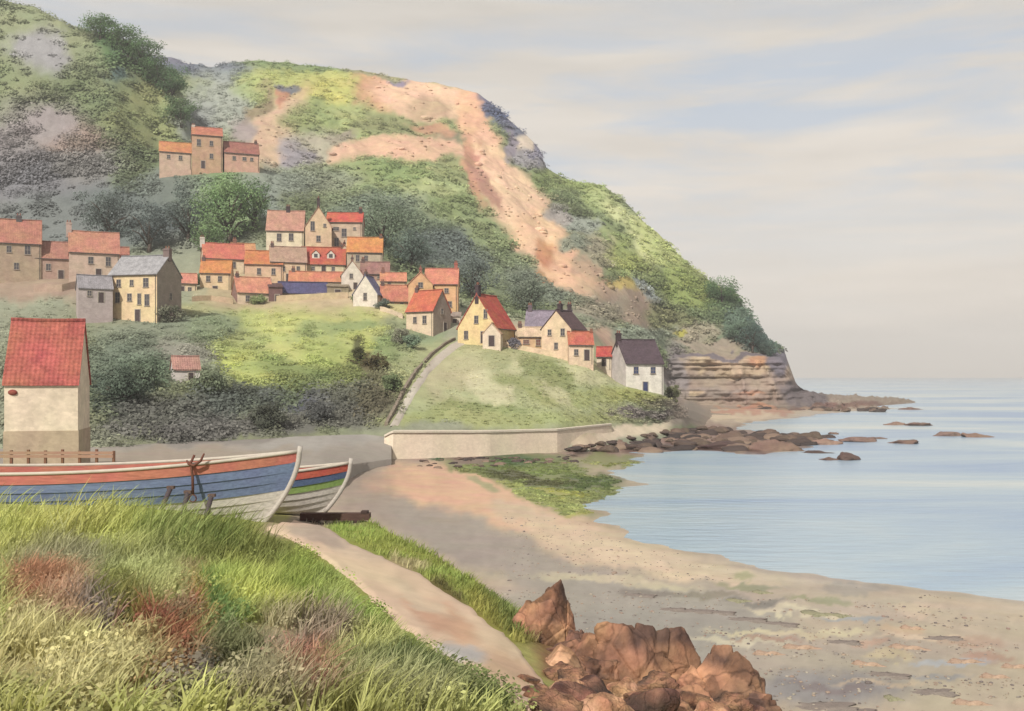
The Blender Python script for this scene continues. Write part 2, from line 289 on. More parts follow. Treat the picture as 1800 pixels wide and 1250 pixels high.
BEACH = [
 (900,900,1400,400,0,(196,176,150),.1),(680,860,90,70,0,(166,148,132),.4),(780,850,120,34,0,(224,178,140),.4),(880,885,150,44,12,(230,180,144),.35),(740,800,80,12,0,(176,150,132),.4),  # grey brown patch beside the boats is a painted shadow tone
 (830,955,170,40,20,(166,154,144),.4),(1000,930,130,32,15,(232,196,160),.35),(1130,975,190,32,12,(234,206,170),.35),(1290,1005,110,14,6,(218,196,158),.35),(930,910,80,14,14,(224,196,162),.4),
 (1000,1010,120,30,12,(172,160,148),.4),(1150,1080,280,60,4,(170,162,150),.3),(1120,1150,220,90,0,(164,158,148),.35),(1090,1022,140,8,6,(206,192,160),.3),(1320,1030,60,8,0,(150,152,112),.3),(1310,1010,26,8,0,(170,168,106),.4),(1500,1030,60,10,0,(168,156,140),.4),
 (1650,1130,260,70,6,(196,178,152),.35),(1500,1180,220,70,0,(182,170,152),.4),(1700,1220,160,40,0,(190,176,150),.4),(1450,1210,150,30,0,(150,146,146),.45),(1720,1060,120,20,8,(204,184,152),.4),
 (1240,1048,70,6,0,(150,140,120),.3),(1150,1045,70,6,4,(142,132,122),.3),(1330,1060,60,6,0,(140,134,122),.3),(1400,1110,140,6,-2,(214,200,162),.3),(1350,1125,60,5,0,(182,150,128),.3),(1590,1105,40,10,0,(206,176,144),.3),(1610,1075,50,9,0,(214,190,160),.3),
 (1440,1052,50,6,0,(160,158,112),.3),(1700,1130,60,10,6,(190,160,134),.3),(1740,1160,40,10,6,(186,150,126),.3),(1520,1130,36,8,0,(196,164,138),.3),(1560,1150,50,7,0,(206,190,150),.3),(1650,1190,60,6,0,(160,158,156),.3),(1450,1210,90,8,4,(138,126,126),.3),
 # seaweed shore and reef ground
 (850,824,80,14,4,(126,138,76),.3),(1400,1075,90,5,2,(220,206,172),.3),(1620,1120,80,5,3,(222,198,166),.3),(1500,1085,60,4,2,(166,170,172),.3),(1300,1130,90,5,3,(206,196,168),.3),(1680,1165,70,5,3,(178,182,186),.3),(1550,1200,80,5,2,(200,178,152),.3),
 (950,800,190,12,-2,(166,138,124),.3),(930,825,90,30,4,(112,126,66),.3),(1000,850,110,26,8,(124,138,74),.3),(1070,812,60,14,0,(132,142,70),.3),(900,812,44,14,4,(78,104,58),.35),(1040,845,60,10,-4,(92,110,62),.35),(960,875,90,16,20,(150,164,88),.35),
 (930,840,80,8,6,(92,92,60),.35),(985,862,40,5,6,(172,172,66),.4),(1010,900,28,5,0,(196,186,84),.4),(1180,945,60,10,8,(172,170,112),.35),(820,805,60,10,0,(132,112,96),.4),(760,806,22,9,0,(70,98,64),.35),(870,800,20,8,0,(66,96,56),.35),(845,855,34,8,20,(172,166,118),.4),(1000,790,60,8,0,(146,118,108),.35),
 (1200,775,240,26,0,(150,116,104),.3),(1250,785,180,8,0,(104,76,70),.3),(1100,760,100,8,-3,(178,146,124),.35),(1230,738,150,8,-3,(216,192,160),.3),(1330,722,120,6,0,(198,146,120),.35)]
GROUND = [
 (500,1100,900,300,0,(178,182,100),.1),(150,930,260,50,0,(186,192,96),.3),(60,960,90,50,0,(192,194,98),.4),(330,920,120,40,0,(160,176,72),.4),(400,960,120,40,10,(120,134,58),.4),(480,1000,90,50,0,(134,140,66),.4),
 (300,960,60,40,0,(150,164,84),.4),(200,1010,120,40,0,(174,178,112),.4),(100,1000,90,40,0,(160,156,120),.4),(75,1060,74,56,0,(184,122,96),.4),(50,1130,60,50,0,(196,184,130),.4),(130,1080,50,50,40,(186,150,120),.4),
 (180,1085,50,30,40,(140,128,120),.4),(250,1105,60,46,40,(164,94,72),.4),(300,1165,80,44,30,(152,84,66),.4),(230,1160,60,40,0,(172,160,104),.4),(100,1200,160,70,0,(206,196,134),.4),(330,1060,50,60,10,(150,120,96),.35),(352,1075,32,36,0,(184,98,74),.4),
 (210,1060,50,34,30,(134,136,62),.4),(280,1040,50,40,0,(178,184,110),.4),(400,1060,60,60,0,(168,184,82),.35),(380,1080,20,50,0,(100,136,68),.4),(470,1060,70,50,0,(184,194,88),.35),(540,1020,60,50,0,(152,168,66),.35),(600,1040,60,40,20,(150,166,78),.35),
 (650,1090,60,50,20,(152,172,74),.35),(700,1130,50,40,30,(140,160,72),.4),(500,1130,90,50,0,(176,164,128),.4),(580,1120,50,40,0,(160,144,122),.4),(540,1190,110,60,0,(166,146,128),.35),(400,1160,70,50,0,(124,126,84),.4),(350,1210,50,30,0,(120,118,110),.45),(560,1195,80,44,0,(176,118,98),.4),
 (450,1220,80,40,0,(168,160,120),.4),(640,1190,80,50,0,(140,146,84),.35),(740,1190,90,30,10,(96,108,60),.35),(850,1210,100,40,0,(124,134,72),.35),(700,1230,120,30,0,(168,168,112),.4),(650,1150,50,24,0,(186,190,110),.4),
 # right of the path
 (650,945,120,34,12,(140,156,62),.2),(800,1020,110,44,33,(146,160,66),.2),(870,1085,70,40,35,(150,150,60),.3),(700,990,60,10,10,(176,164,120),.35),(620,930,60,16,12,(152,174,72),.35),(900,1070,60,40,40,(120,136,66),.35),(780,1045,60,12,35,(112,108,62),.35),
 (1050,1160,120,70,20,(150,110,84),.3),(520,930,60,14,0,(176,158,136),.4),(560,915,60,12,0,(160,150,140),.4),(1200,1230,200,60,0,(150,110,84),.3)]
def cover(table, px, py, warp=1.0, seed=3):
    px = np.asarray(px, float); py = np.asarray(py, float)
    sh = px.shape; x = px.ravel(); y = py.ravel()
    a = 46.
    wx = x + warp*(26*fbm(x/a, y/a*1.3, 0, 4, seed)+9*fbm(x/9, y/9, 3, 2, seed+9))
    wy = y + warp*(18*fbm(x/a, y/a*1.3, 7, 4, seed+5)+7*fbm(x/9, y/9, 5, 2, seed+19))
    col = np.tile(lin(table[0][5]), (len(x), 1))
    for (cx, cy, rx, ry, t, c, s) in table[1:]:
        ct, st = math.cos(math.radians(t)), math.sin(math.radians(t))
        dx, dy = wx-cx, wy-cy
        sel = (np.abs(dx) < (rx+ry)*1.6) & (np.abs(dy) < (rx+ry)*1.6)
        if not sel.any(): continue
        u = (dx[sel]*ct+dy[sel]*st)/rx; v = (-dx[sel]*st+dy[sel]*ct)/ry
        r = np.sqrt(u*u+v*v)
        w = np.clip((1+s*.9-r)/(s*1.8+.02), 0, 1); w = (w*w*(3-2*w))[:, None]*.93
        col[sel] = col[sel]*(1-w)+lin(c)*w
    n = 1+.12*fbm(x/14, y/14, 2, 3, seed+31)+.10*fbm(x/60, y/60, 4, 3, seed+37)
    return np.clip(desat(col)*n[:, None]/KEXP, .004, .75).reshape(sh+(3,))

# ------------------------------------------------------------------ lofted terrain sheets
class Sheet:
    """columns are bearings from the camera, rows run outward; a plain height field in plan"""
    def __init__(s, px, Dg, Zg): s.px = px; s.D = Dg; s.Z = Zg
    def py(s): return HZ+(H-s.Z)*F/s.D
    def col(s, px):
        i = int(np.clip(np.searchsorted(s.px, px)-1, 0, len(s.px)-2)); t = (px-s.px[i])/(s.px[i+1]-s.px[i])
        return s.D[:, i]*(1-t)+s.D[:, i+1]*t, s.Z[:, i]*(1-t)+s.Z[:, i+1]*t
    def z(s, px, D):
        d, z = s.col(px); return float(np.interp(D, d, z))
    def hit(s, px, py, dmin=0):
        d, z = s.col(px); p = HZ+(H-z)*F/d
        for k in range(len(d)-1):
            if d[k+1] >= dmin and (p[k]-py)*(p[k+1]-py) <= 0:
                t = (py-p[k])/((p[k+1]-p[k]) or 1e-9); return P(px, py, d[k]*(1-t)+d[k+1]*t)
        k = int(np.argmin(np.abs(p-py)+(d < dmin)*1e4)); return P(px, p[k], d[k])
    def verts(s):
        X = (s.px[None, :]-900)*s.D/F
        return np.stack([X, s.D, s.Z], -1)
def loft(px, lines, rows, smooth=3):
    Dl = []; Zl = []
    for L in lines:
        L = np.array(sorted(L), float)
        py = np.interp(px, L[:, 0], L[:, 1]); D = np.interp(px, L[:, 0], L[:, 2])
        Dl.append(D); Zl.append(H-(py-HZ)*D/F)
    Dr = []; Zr = []
    for k in range(len(lines)-1):
        for j in range(rows[k]):
            t = j/rows[k]; Dr.append(Dl[k]*(1-t)+Dl[k+1]*t); Zr.append(Zl[k]*(1-t)+Zl[k+1]*t)
    Dr.append(Dl[-1]); Zr.append(Zl[-1])
    Dg = np.array(Dr); Zg = np.array(Zr)
    for i in range(smooth):
        Zg[1:-1] = (Zg[:-2]+2*Zg[1:-1]+Zg[2:])/4
        Zg[:, 1:-1] = (Zg[:, :-2]+2*Zg[:, 1:-1]+Zg[:, 2:])/4
        Dg[:, 1:-1] = (Dg[:, :-2]+2*Dg[:, 1:-1]+Dg[:, 2:])/4
    return Sheet(px, Dg, Zg)
def grid_faces(nr, nc):
    i = np.arange(nr*nc).reshape(nr, nc)
    return np.stack([i[:-1, :-1].ravel(), i[:-1, 1:].ravel(), i[1:, 1:].ravel(), i[1:, :-1].ravel()], 1)
def sheet_obj(name, sh, cols, mat):
    nr, nc = sh.D.shape
    o = mesh_np(name, sh.verts().reshape(-1, 3), grid_faces(nr, nc), mat, cols=cols.reshape(-1, 3))
    return tag(o, kind='structure')

# --- hillside: front bank, village shelf, hill, landslip and headland in one sheet
V0 = [(-300,800,92),(150,792,90),(400,777,105),(640,760,115),(690,758,111.5),(980,754,127),(1030,750,134),(1100,741,146),(1200,731,167),(1250,752,205),(1400,770,190),(1700,775,190)]
V1 = [(-300,560,150),(0,560,150),(150,575,155),(240,566,160),(330,548,170),(430,540,184),(560,527,188),(650,545,182),(700,565,178),(760,590,170),(805,596,168),(860,605,163),(960,622,162),(1030,634,160),(1080,676,156),(1165,694,160),(1200,716,185),(1250,735,225),(1400,745,215),(1700,750,215)]
V2 = [(-300,480,195),(0,492,182),(130,494,180),(240,500,186),(330,500,196),(360,482,203),(470,496,200),(520,502,199),(640,494,200),(680,500,195),(720,545,184),(800,565,178),(900,580,178),(1000,592,178),(1080,650,185),(1165,682,195),(1200,705,225),(1250,726,245),(1400,735,235),(1700,740,235)]
V2C = [(-300,450,212),(0,465,205),(200,465,208),(330,440,215),(400,424,218),(470,440,212),(640,442,212),(680,470,206),(720,520,196),(900,562,188),(1040,580,190),(1080,635,196),(1165,672,206),(1200,706,230),(1250,726,250),(1400,735,240),(1700,740,240)]
VM = [(-300,840,90),(640,840,112),(980,820,124),(1000,810,125),(1030,800,126),(1060,796,129),(1130,787,138),(1200,776,152),(1250,768,172),(1400,780,180),(1700,785,180)]
V3 = [(-300,400,235),(0,420,225),(200,400,230),(280,308,248),(380,300,252),(455,300,256),(560,370,245),(640,400,238),(720,450,228),(900,535,225),(1040,570,225),(1150,615,240),(1180,695,262),(1250,719,272),(1400,724,270),(1480,728,280),(1700,745,280)]
CF = [(-300,300,255),(0,320,245),(200,300,250),(280,285,262),(380,285,268),(455,285,270),(560,345,262),(720,410,252),(900,500,248),(1040,545,248),(1140,600,262),(1172,712,283),(1385,714,286),(1480,716,290),(1700,742,290)]
CT = [(-300,200,268),(0,220,262),(200,230,262),(280,268,272),(380,275,276),(455,280,280),(560,325,275),(720,375,270),(900,465,268),(1040,525,262),(1130,585,275),(1172,632,287),(1375,631,290),(1386,645,290),(1402,680,291),(1440,699,292),(1480,710,293),(1560,718,294),(1620,732,294),(1700,742,294)]
L4 = [(-300,-60,295),(0,-4,292),(60,0,292),(130,38,290),(190,50,290),(232,74,290),(262,105,290),(300,138,289),(322,170,288),(332,210,287),(345,246,290),(455,230,305),(560,265,300),(700,290,298),(850,345,298),(1000,430,292),(1100,505,290),(1172,590,297),(1250,612,297),(1375,626,296),(1388,648,295),(1402,682,295),(1440,701,295),(1480,711,295),(1560,719,297),(1620,733,297),(1700,743,297)]
L5 = [(-300,120,345),(0,110,345),(200,120,340),(332,190,330),(455,165,345),(600,190,345),(850,260,340),(1000,365,325),(1100,445,318),(1200,520,312),(1280,560,308),(1340,608,303),(1380,624,300),(1402,684,299),(1440,703,299),(1560,722,301),(1700,745,301)]
L6 = [(-300,90,410),(200,72,410),(235,75,405),(262,92,400),(300,95,400),(335,106,400),(370,116,400),(400,108,400),(450,103,400),(520,107,400),(600,114,400),(640,121,398),(700,132,395),(760,144,390),(800,154,385),(838,160,380),(870,182,376),(900,207,372),(930,237,368),(950,262,364),(960,292,360),(1000,311,356),(1062,322,350),(1090,345,346),(1130,385,342),(1160,411,339),(1200,448,335),(1250,492,330),(1298,520,326),(1312,548,322),(1330,572,318),(1345,598,314),(1378,613,311),(1387,645,309),(1402,686,307),(1440,705,306),(1560,724,306),(1700,748,306)]
L7 = [(p, HZ+(y-HZ)*.55+8, d+55) for p, y, d in L6]
L8 = [(p, 700, d+150) for p, y, d in L6]
pxs = np.linspace(-300, 1700, 760)
hill = loft(pxs, [VM, V0, V1, V2, V2C, V3, CF, CT, L4, L5, L6, L7, L8], [8, 44, 18, 10, 24, 14, 56, 30, 40, 46, 12, 12], 2)
X = (pxs[None, :]-900)*hill.D/F; Y = hill.D
rowi = np.arange(hill.D.shape[0])[:, None]+0*X
amp = np.interp(rowi, [0, 13, 52, 78, 118, 168, 248, 293, 305, 326], [0, .7, .2, .2, .5, 1.6, 3.2, 1.2, 2, 2])
land = np.clip((1500-pxs[None, :])/300, .05, 1)
cliffm = np.exp(-((rowi-146)/32.)**4)*np.clip((pxs[None, :]-1150)/30, 0, 1)
hill.Z = hill.Z + amp*land*(1-cliffm)*(1.6*fbm(X/26, Y/26, 0, 5, 41)+.5*fbm(X/5, Y/5, 0, 3, 45))
# gullies running down the slope in the landslip
gm = np.exp(-((pxs[None, :]-850-(rowi < 248)*(248-rowi)*1.6)/120.)**2)*np.clip((rowi-168)/30, 0, 1)*np.clip((298-rowi)/25, 0, 1)
hill.Z -= gm*1.6*np.abs(fbm(X/9+Y/40, Y/60, 3, 3, 51))
# bedding ledges and joints push the cliff face in and out
hill.D = hill.D + cliffm*(.8*vnoise(hill.Z*1.3+.8*fbm(X/30, 0*X, 0, 2, 8), X/60, 0, 8) + .35*vnoise(hill.Z*3.3+.8*fbm(X/30, 0*X, 0, 2, 8), X/25, 0, 9) + 4.2*fbm(X/7, hill.Z/5, 0, 5, 61) - 1.5*np.exp(-(fbm(X/5, hill.Z/30, 0, 2, 63)/.05)**2))
edge = np.clip((pxs[None, :]-1380)/60, 0, 1)*(hill.Z > .2)
hill.Z = hill.Z + edge*1.0*np.abs(fbm(X/2.2, Y/3, 0, 3, 71))*2
pyh = hill.py(); pxg = pxs[None, :]+0*pyh
wmix = np.clip((rowi-78)/10., 0, 1)[..., None]
cA = cover(HILL, pxg, pyh); cB = cover(FRONT, pxg, pyh)
east = np.clip((pxg-1165)/20, 0, 1)[..., None]
wmix = np.maximum(wmix, east)
hcol = cB*(1-wmix)+cA*wmix
hillside = sheet_obj('hillside', hill, hcol, M_TERR)

# --- beach: height grows with distance from the water's edge
edge_px = [(3200,1190),(2300,1130),(1800,1062),(1600,1037),(1400,1003),(1280,985),(1200,968),(1130,950),(1060,915),(1042,892),(1080,860),(1110,842),(1085,825),(1128,806),(1110,795),(1180,795),(1250,792),(1340,800),(1400,790),(1425,778),(1370,766),(1290,752),(1330,741),(1400,735),(1450,727),(1560,719),(1600,718),(1400,708),(1000,706),(-3000,706),(-3000,3000),(3200,3000)]
poly = np.array([(P(p, q, H*F/(q-HZ)))[:2] for p, q in edge_px])
def sdf(X, Y):
    p = np.stack([X, Y], -1); d = np.full(X.shape, 1e9); ins = np.zeros(X.shape, bool)
    for i in range(len(poly)):
        a, b = poly[i], poly[(i+1) % len(poly)]
        e = b-a; w = p-a; t = np.clip((w@e)/(e@e), 0, 1); q = w-t[..., None]*e
        d = np.minimum(d, np.hypot(q[..., 0], q[..., 1]))
        c = ((a[1] > Y) != (b[1] > Y)) & (X < (b[0]-a[0])*(Y-a[1])/((b[1]-a[1])+1e-12)+a[0]); ins ^= c
    return np.where(ins, d, -d)
bpx = np.linspace(-500, 2500, 720); bD = np.exp(np.linspace(math.log(11), math.log(300), 420))
Dg = np.repeat(bD[:, None], len(bpx), 1); Xg = (bpx[None, :]-900)*Dg/F
S = sdf(Xg, Dg); S2 = S + 2.4*fbm(Xg/6, Dg/4, 0, 5, 81)*np.clip(Dg/60, .5, 1.4)
Zb = np.where(S2 > 0, 1.9*(1-np.exp(-S2/42.)), .05*S2)
Zb = np.clip(Zb, -3, 3)+.05*fbm(Xg/4, Dg/2.2, 0, 3, 83)+.03*fbm(Xg/1.1, Dg/.8, 0, 2, 84)*np.clip((60-Dg)/30, 0, 1)
beach = Sheet(bpx, Dg, Zb)
bc = cover(BEACH, bpx[None, :]+0*Zb, beach.py(), 1.0, 13)
bc = bc*(1-.20*np.exp(-((S2-.7)/1.1)**2))[..., None]
M_WET = material('wet_sand', attr=True, rough=.85, noise=(.9, .10), bump=(3, .25, .05), spec=.35)
def wet():
    nt = M_WET.node_tree; N = nt.nodes.new; Lk = nt.links.new; b = nt.nodes['Principled BSDF']
    g = N('ShaderNodeNewGeometry'); sx = N('ShaderNodeSeparateXYZ'); Lk(g.outputs['Position'], sx.inputs[0])
    n = N('ShaderNodeTexNoise'); n.inputs['Scale'].default_value = .12; n.inputs['Detail'].default_value = 5; Lk(g.outputs['Position'], n.inputs['Vector'])
    a = N('ShaderNodeMath'); a.operation = 'MULTIPLY_ADD'; a.inputs[1].default_value = 1.6; Lk(n.outputs['Fac'], a.inputs[0]); Lk(sx.outputs['Z'], a.inputs[2])
    m = N('ShaderNodeMapRange'); m.inputs[1].default_value = .85; m.inputs[2].default_value = 1.6; m.inputs[3].default_value = .28; m.inputs[4].default_value = .85; Lk(a.outputs[0], m.inputs[0]); Lk(m.outputs[0], b.inputs['Roughness'])
wet()
sheet_obj('beach', beach, bc, M_WET)

# --- sea
def sea():
    m = bpy.data.materials.new('sea_water'); m.use_nodes = True; nt = m.node_tree; N = nt.nodes.new; Lk = nt.links.new
    b = nt.nodes['Principled BSDF']; b.inputs['Roughness'].default_value = .25; b.inputs['IOR'].default_value = 1.33
    tc = N('ShaderNodeTexCoord')
    mp = N('ShaderNodeMapping'); mp.inputs['Scale'].default_value = (.012, .03, 1); Lk(tc.outputs['Object'], mp.inputs[0])
    n = N('ShaderNodeTexNoise'); n.inputs['Scale'].default_value = 1; n.inputs['Detail'].default_value = 7; n.inputs['Roughness'].default_value = .6; n.inputs['Distortion'].default_value = .6
    Lk(mp.outputs[0], n.inputs['Vector'])
    r = N('ShaderNodeValToRGB'); r.color_ramp.elements[0].position = .36; r.color_ramp.elements[1].position = .66
    r.color_ramp.elements[0].color = tuple(lin((138, 168, 206))*.66)+(1,); r.color_ramp.elements[1].color = tuple(lin((214, 220, 214))*.66)+(1,)
    e = r.color_ramp.elements.new(.5); e.color = tuple(lin((174, 196, 212))*.66)+(1,)
    Lk(n.outputs['Fac'], r.inputs[0]); Lk(r.outputs[0], b.inputs['Base Color'])
    mp2 = N('ShaderNodeMapping'); mp2.inputs['Scale'].default_value = (.35, 1.1, 1); Lk(tc.outputs['Object'], mp2.inputs[0])
    w = N('ShaderNodeTexNoise'); w.inputs['Scale'].default_value = 1; w.inputs['Detail'].default_value = 6; Lk(mp2.outputs[0], w.inputs['Vector'])
    bp = N('ShaderNodeBump'); bp.inputs['Strength'].default_value = .7; bp.inputs['Distance'].default_value = .16; Lk(w.outputs['Fac'], bp.inputs['Height']); Lk(bp.outputs[0], b.inputs['Normal'])
    V = [(-3000, -200, 0), (3000, -200, 0), (3000, 4600, 0), (-3000, 4600, 0)]
    tag(mesh_py('sea', V, [(0, 1, 2, 3)], m), kind='structure')
sea()

# --- slipway behind the boats
slip = loft(np.linspace(-300, 688, 120), [
 [(-300,860,46),(0,850,48),(300,846,56),(560,830,72),(640,816,95),(700,806,104)],
 [(-300,812,70),(150,808,76),(400,797,92),(600,790,103),(700,799,108)],
 [(-300,790,94),(150,785,93),(400,771,108),(640,755,118),(700,752,114)]], [14, 16], 1)
sx_ = (slip.px[None, :]-900)*slip.D/F
slip.Z += .06*fbm(sx_/3, slip.D/3, 0, 3, 91)
slip.Z[0] -= 4
sc = cover([(0,0,1,1,0,(168,158,146),.3),(300,800,300,14,-4,(172,156,138),.4),(560,775,140,14,-3,(172,166,158),.4),(420,765,200,10,-4,(150,142,134),.4)], slip.px[None, :]+0*slip.Z, slip.py(), 1, 15)
sheet_obj('slipway', slip, sc, M_SAND)

# --- foreground bank
G0 = [(-600,1760,2.6),(900,1900,2.6),(1500,1900,2.6),(2000,1900,2.6)]
G1 = [(-600,1240,5.6),(0,1250,5.6),(500,1250,5.8),(800,1250,7.4),(1000,1250,9.2),(1250,1270,10.5),(1500,1360,9),(2000,1500,7)]
G2 = [(-600,1010,12),(0,1000,12),(300,1000,13),(500,1030,13),(700,1090,12.5),(860,1150,11.5),(1000,1200,11.5),(1250,1240,12),(1500,1380,10),(2000,1600,8)]
G3 = [(-600,900,20),(0,898,20),(250,905,20),(450,945,20.5),(560,945,22),(700,990,19.5),(850,1050,17.5),(930,1110,15.8),(1020,1180,14),(1250,1250,12.8),(1500,1420,10.6),(2000,1700,8.6)]
G4 = [(-600,870,36),(0,868,36),(400,872,36),(560,905,30),(650,915,27.5),(740,962,23.5),(850,1030,19.6),(920,1082,17.4),(1000,1140,15.4),(1100,1190,14.2),(1250,1245,13.2),(1350,1290,12.6),(1500,1450,11),(2000,1800,9)]
G5 = [(-600,850,62),(0,850,62),(400,870,56),(520,905,50),(600,970,42),(740,1050,33),(850,1120,28),(920,1180,26),(1000,1260,23),(1250,1440,19),(1500,1650,16),(2000,2000,13)]
fpx = np.linspace(-500, 1700, 440)
bank = loft(fpx, [G0, G1, G2, G3, G4, G5], [14, 46, 40, 34, 16], 3)
X = (fpx[None, :]-900)*bank.D/F; Y = bank.D
bank.Z += .10*fbm(X/1.6, Y/1.6, 0, 4, 101)+.03*fbm(X/.3, Y/.3, 0, 2, 103)
fc = cover(GROUND, fpx[None, :]+0*bank.Z, bank.py(), 1.0, 23)
sheet_obj('foreground_bank', bank, np.clip(fc*.9+np.array([.03, .015, .0]), 0, .8), M_BANK)

# --- sandy path on the bank
pl = [(470,935),(530,962),(590,1000),(640,1050),(690,1100),(760,1150),(840,1195),(930,1255),(1010,1310)]
pr = [(520,915),(575,930),(650,970),(740,1012),(830,1072),(895,1122),(945,1180),(990,1250),(1040,1310)]
def strip(name, le, ri, sh, n, m, lift, table, mat, seed, wob=3.0, dmin=0, thick=.25):
    t = np.linspace(0, 1, n); tl = np.linspace(0, 1, len(le)); tr = np.linspace(0, 1, len(ri))
    Lx, Ly = np.interp(t, tl, [p[0] for p in le]), np.interp(t, tl, [p[1] for p in le])
    Rx, Ry = np.interp(t, tr, [p[0] for p in ri]), np.interp(t, tr, [p[1] for p in ri])
    V = np.zeros((n, m, 3)); pp = np.zeros((n, m, 2))
    for i in range(n):
        a = sh.hit(Lx[i]+wob*3*fbm(i/5., 0, 0, 3, seed), Ly[i], dmin); b = sh.hit(Rx[i]+wob*3*fbm(i/5., 9, 0, 3, seed), Ry[i], dmin)
        for j in range(m):
            q = a+(b-a)*j/(m-1); px = 900+q[0]*F/q[1]
            q[2] = sh.z(px, q[1])+lift*(1 if 0 < j < m-1 else -thick/lift*.3)
            V[i, j] = q; pp[i, j] = (px, HZ+(H-q[2])*F/q[1])
    c = cover(table, pp[..., 0], pp[..., 1], 1, seed)
    o = mesh_np(name, V.reshape(-1, 3), grid_faces(n, m), mat, cols=c.reshape(-1, 3))
    return tag(o, kind='structure')
strip('path', pl, pr, bank, 120, 16, .05, [(0,0,1,1,0,(234,202,168),.3),(640,960,70,20,10,(222,196,166),.4),(780,1090,70,24,35,(216,168,132),.4),(820,1150,50,14,10,(190,186,184),.4),(740,1050,60,12,35,(230,204,170),.4),(560,940,50,18,10,(190,170,150),.4),(900,1180,60,30,30,(222,184,146),.4)], M_SAND, 33)

# --- lane climbing the knoll to the village
lane_l = [(684,752),(700,722),(716,690),(738,655),(765,625),(790,606),(806,598)]
lane_r = [(700,752),(716,722),(734,690),(756,658),(782,632),(806,612),(822,603)]
strip('lane', lane_l, lane_r, hill, 60, 6, .12, [(0,0,1,1,0,(198,186,170),.3),(720,700,20,20,0,(216,206,188),.4),(760,640,20,14,0,(186,172,154),.4)], M_SAND, 35, 1.0, 100)

# ------------------------------------------------------------------ foliage
def leaf_quads(cen, nrm, size, col, aspect=.65):
    n = len(cen); nrm = nrm/np.linalg.norm(nrm, axis=1, keepdims=True)
    r = rng.normal(size=(n, 3)); a = np.cross(nrm, r); a /= np.linalg.norm(a, axis=1, keepdims=True)+1e-9
    b = np.cross(nrm, a); s = np.asarray(size).reshape(-1, 1)*np.ones((n, 1))
    V = np.stack([cen-a*s, cen-b*s*aspect, cen+a*s, cen+b*s*aspect], 1).reshape(-1, 3)
    return V, np.arange(4*n).reshape(n, 4), np.repeat(col, 4, 0)
def clump_cloud(C0, R, cols, per, leaf, flat=.75, jit=.5, var=.26):
    """leaf faces on the upper shells of many small bushes"""
    n = len(C0); d = rng.normal(size=(n, per, 3)); d[..., 2] = np.abs(d[..., 2])*.9+.05*rng.normal(size=(n, per)); d /= np.linalg.norm(d, axis=2, keepdims=True)
    rr = R[:, None]*rng.uniform(.55, 1.05, (n, per))
    cen = C0[:, None]+d*rr[..., None]*np.array([1, 1, flat])
    nr = d+jit*rng.normal(size=d.shape)*.5+np.array([-.15, -.55, .75])
    c = cols[:, None]*1.36*(1+var*1.25*rng.uniform(-1, 1, (n, 1, 1)))*(1+.22*rng.uniform(-1, 1, (n, per, 1)))
    ls = leaf*R[:, None]*rng.uniform(.6, 1.3, (n, per))
    return leaf_quads(cen.reshape(-1, 3), nr.reshape(-1, 3), ls.ravel(), np.clip(c.reshape(-1, 3), .003, .8))
hx = hill.verts(); wsh = hx[:, :, :]
def scatter_hill(name, r0, r1, n, rad, per, leaf, keep, sink=.3, flat=.75):
    ri = rng.integers(r0, r1, n); ci = rng.integers(2, len(pxs)-3, n)
    k = keep(pxs[ci], pyh[ri, ci], hcol[ri, ci], ri); ri, ci = ri[k], ci[k]
    P0 = hx[ri, ci].copy(); P0[:, 0] += rng.normal(size=len(ri))*.5; R = rng.uniform(rad[0], rad[1], len(ri))
    lum = hcol[ri, ci]@np.array([.3, .6, .1]); R = R*np.interp(lum, [.08, .16, .30], [1.2, .95, .5 if rad[1] < 1.2 else .8]); P0[:, 2] -= R*sink
    V, Fq, c = clump_cloud(P0, R, hcol[ri, ci], per, leaf, flat)
    return tag(mesh_np(name, V, Fq, M_LEAF, cols=c, smooth=False), kind='stuff')
def green(c): return (c[:, 0] < c[:, 1]*1.12)
scatter_hill('hillside_scrub', 80, 293, 17000, (.8, 2.2), 26, .24,
  lambda x, y, c, r: green(c) & ((x > 330) | (c[:, 1] > c[:, 2]*1.22) | (rng.random(len(x)) < .22)) & ~((x > 1168) & (y > 618)) & ~((x > 270) & (x < 460) & (y > 268) & (y < 306)) & (y < 735) & (rng.random(len(x)) < .9), .35)
scatter_hill('hillside_thicket', 80, 293, 5200, (2.2, 4.4), 120, .105,
  lambda x, y, c, r: (c[:, 0] < c[:, 1]*np.where(x < 330, 1.3, 1.06)) & (x < 1330) & ~((x > 1150) & (y > 575)) & ~((x > 262) & (x < 470) & (y > 225) & (y < 312)) & ~((y > 470-(x-470)*.1) & (x > 330) & (x < 560) & (y > 425)) & ~((x < 330) & (y > 395)) & (y < 560) & (fbm(x/30, y/22, 0, 3, 909) > np.interp(c@np.array([.3, .6, .1]), [.08, .2, .34], [-.5, -.02, .16])), .45, .8)
lowpatch = lambda x, y: ((x > 150) & (x < 700) & (y > 600)) | (x < 260)
scatter_hill('bank_scrub', 10, 76, 13000, (.4, 1.1), 26, .22,
  lambda x, y, c, r: (x < 735) & (x+ (y-600)*.55 < 765) & green(c) & (y > 520) & (rng.random(len(x)) < np.where(y > 640, 1, .45)), .3, .8)
scatter_hill('bramble_thicket', 9, 50, 3400, (1.1, 2.6), 110, .10,
  lambda x, y, c, r: (x < 700) & (x > -200) & ((y > 655) | ((x < 420) & (y > 585)) | ((x < 175) & (y > 515) & (rng.random(len(x)) < .5))) & (x+(y-600)*.5 < 740) & (rng.random(len(x)) < .8), .35, .9)
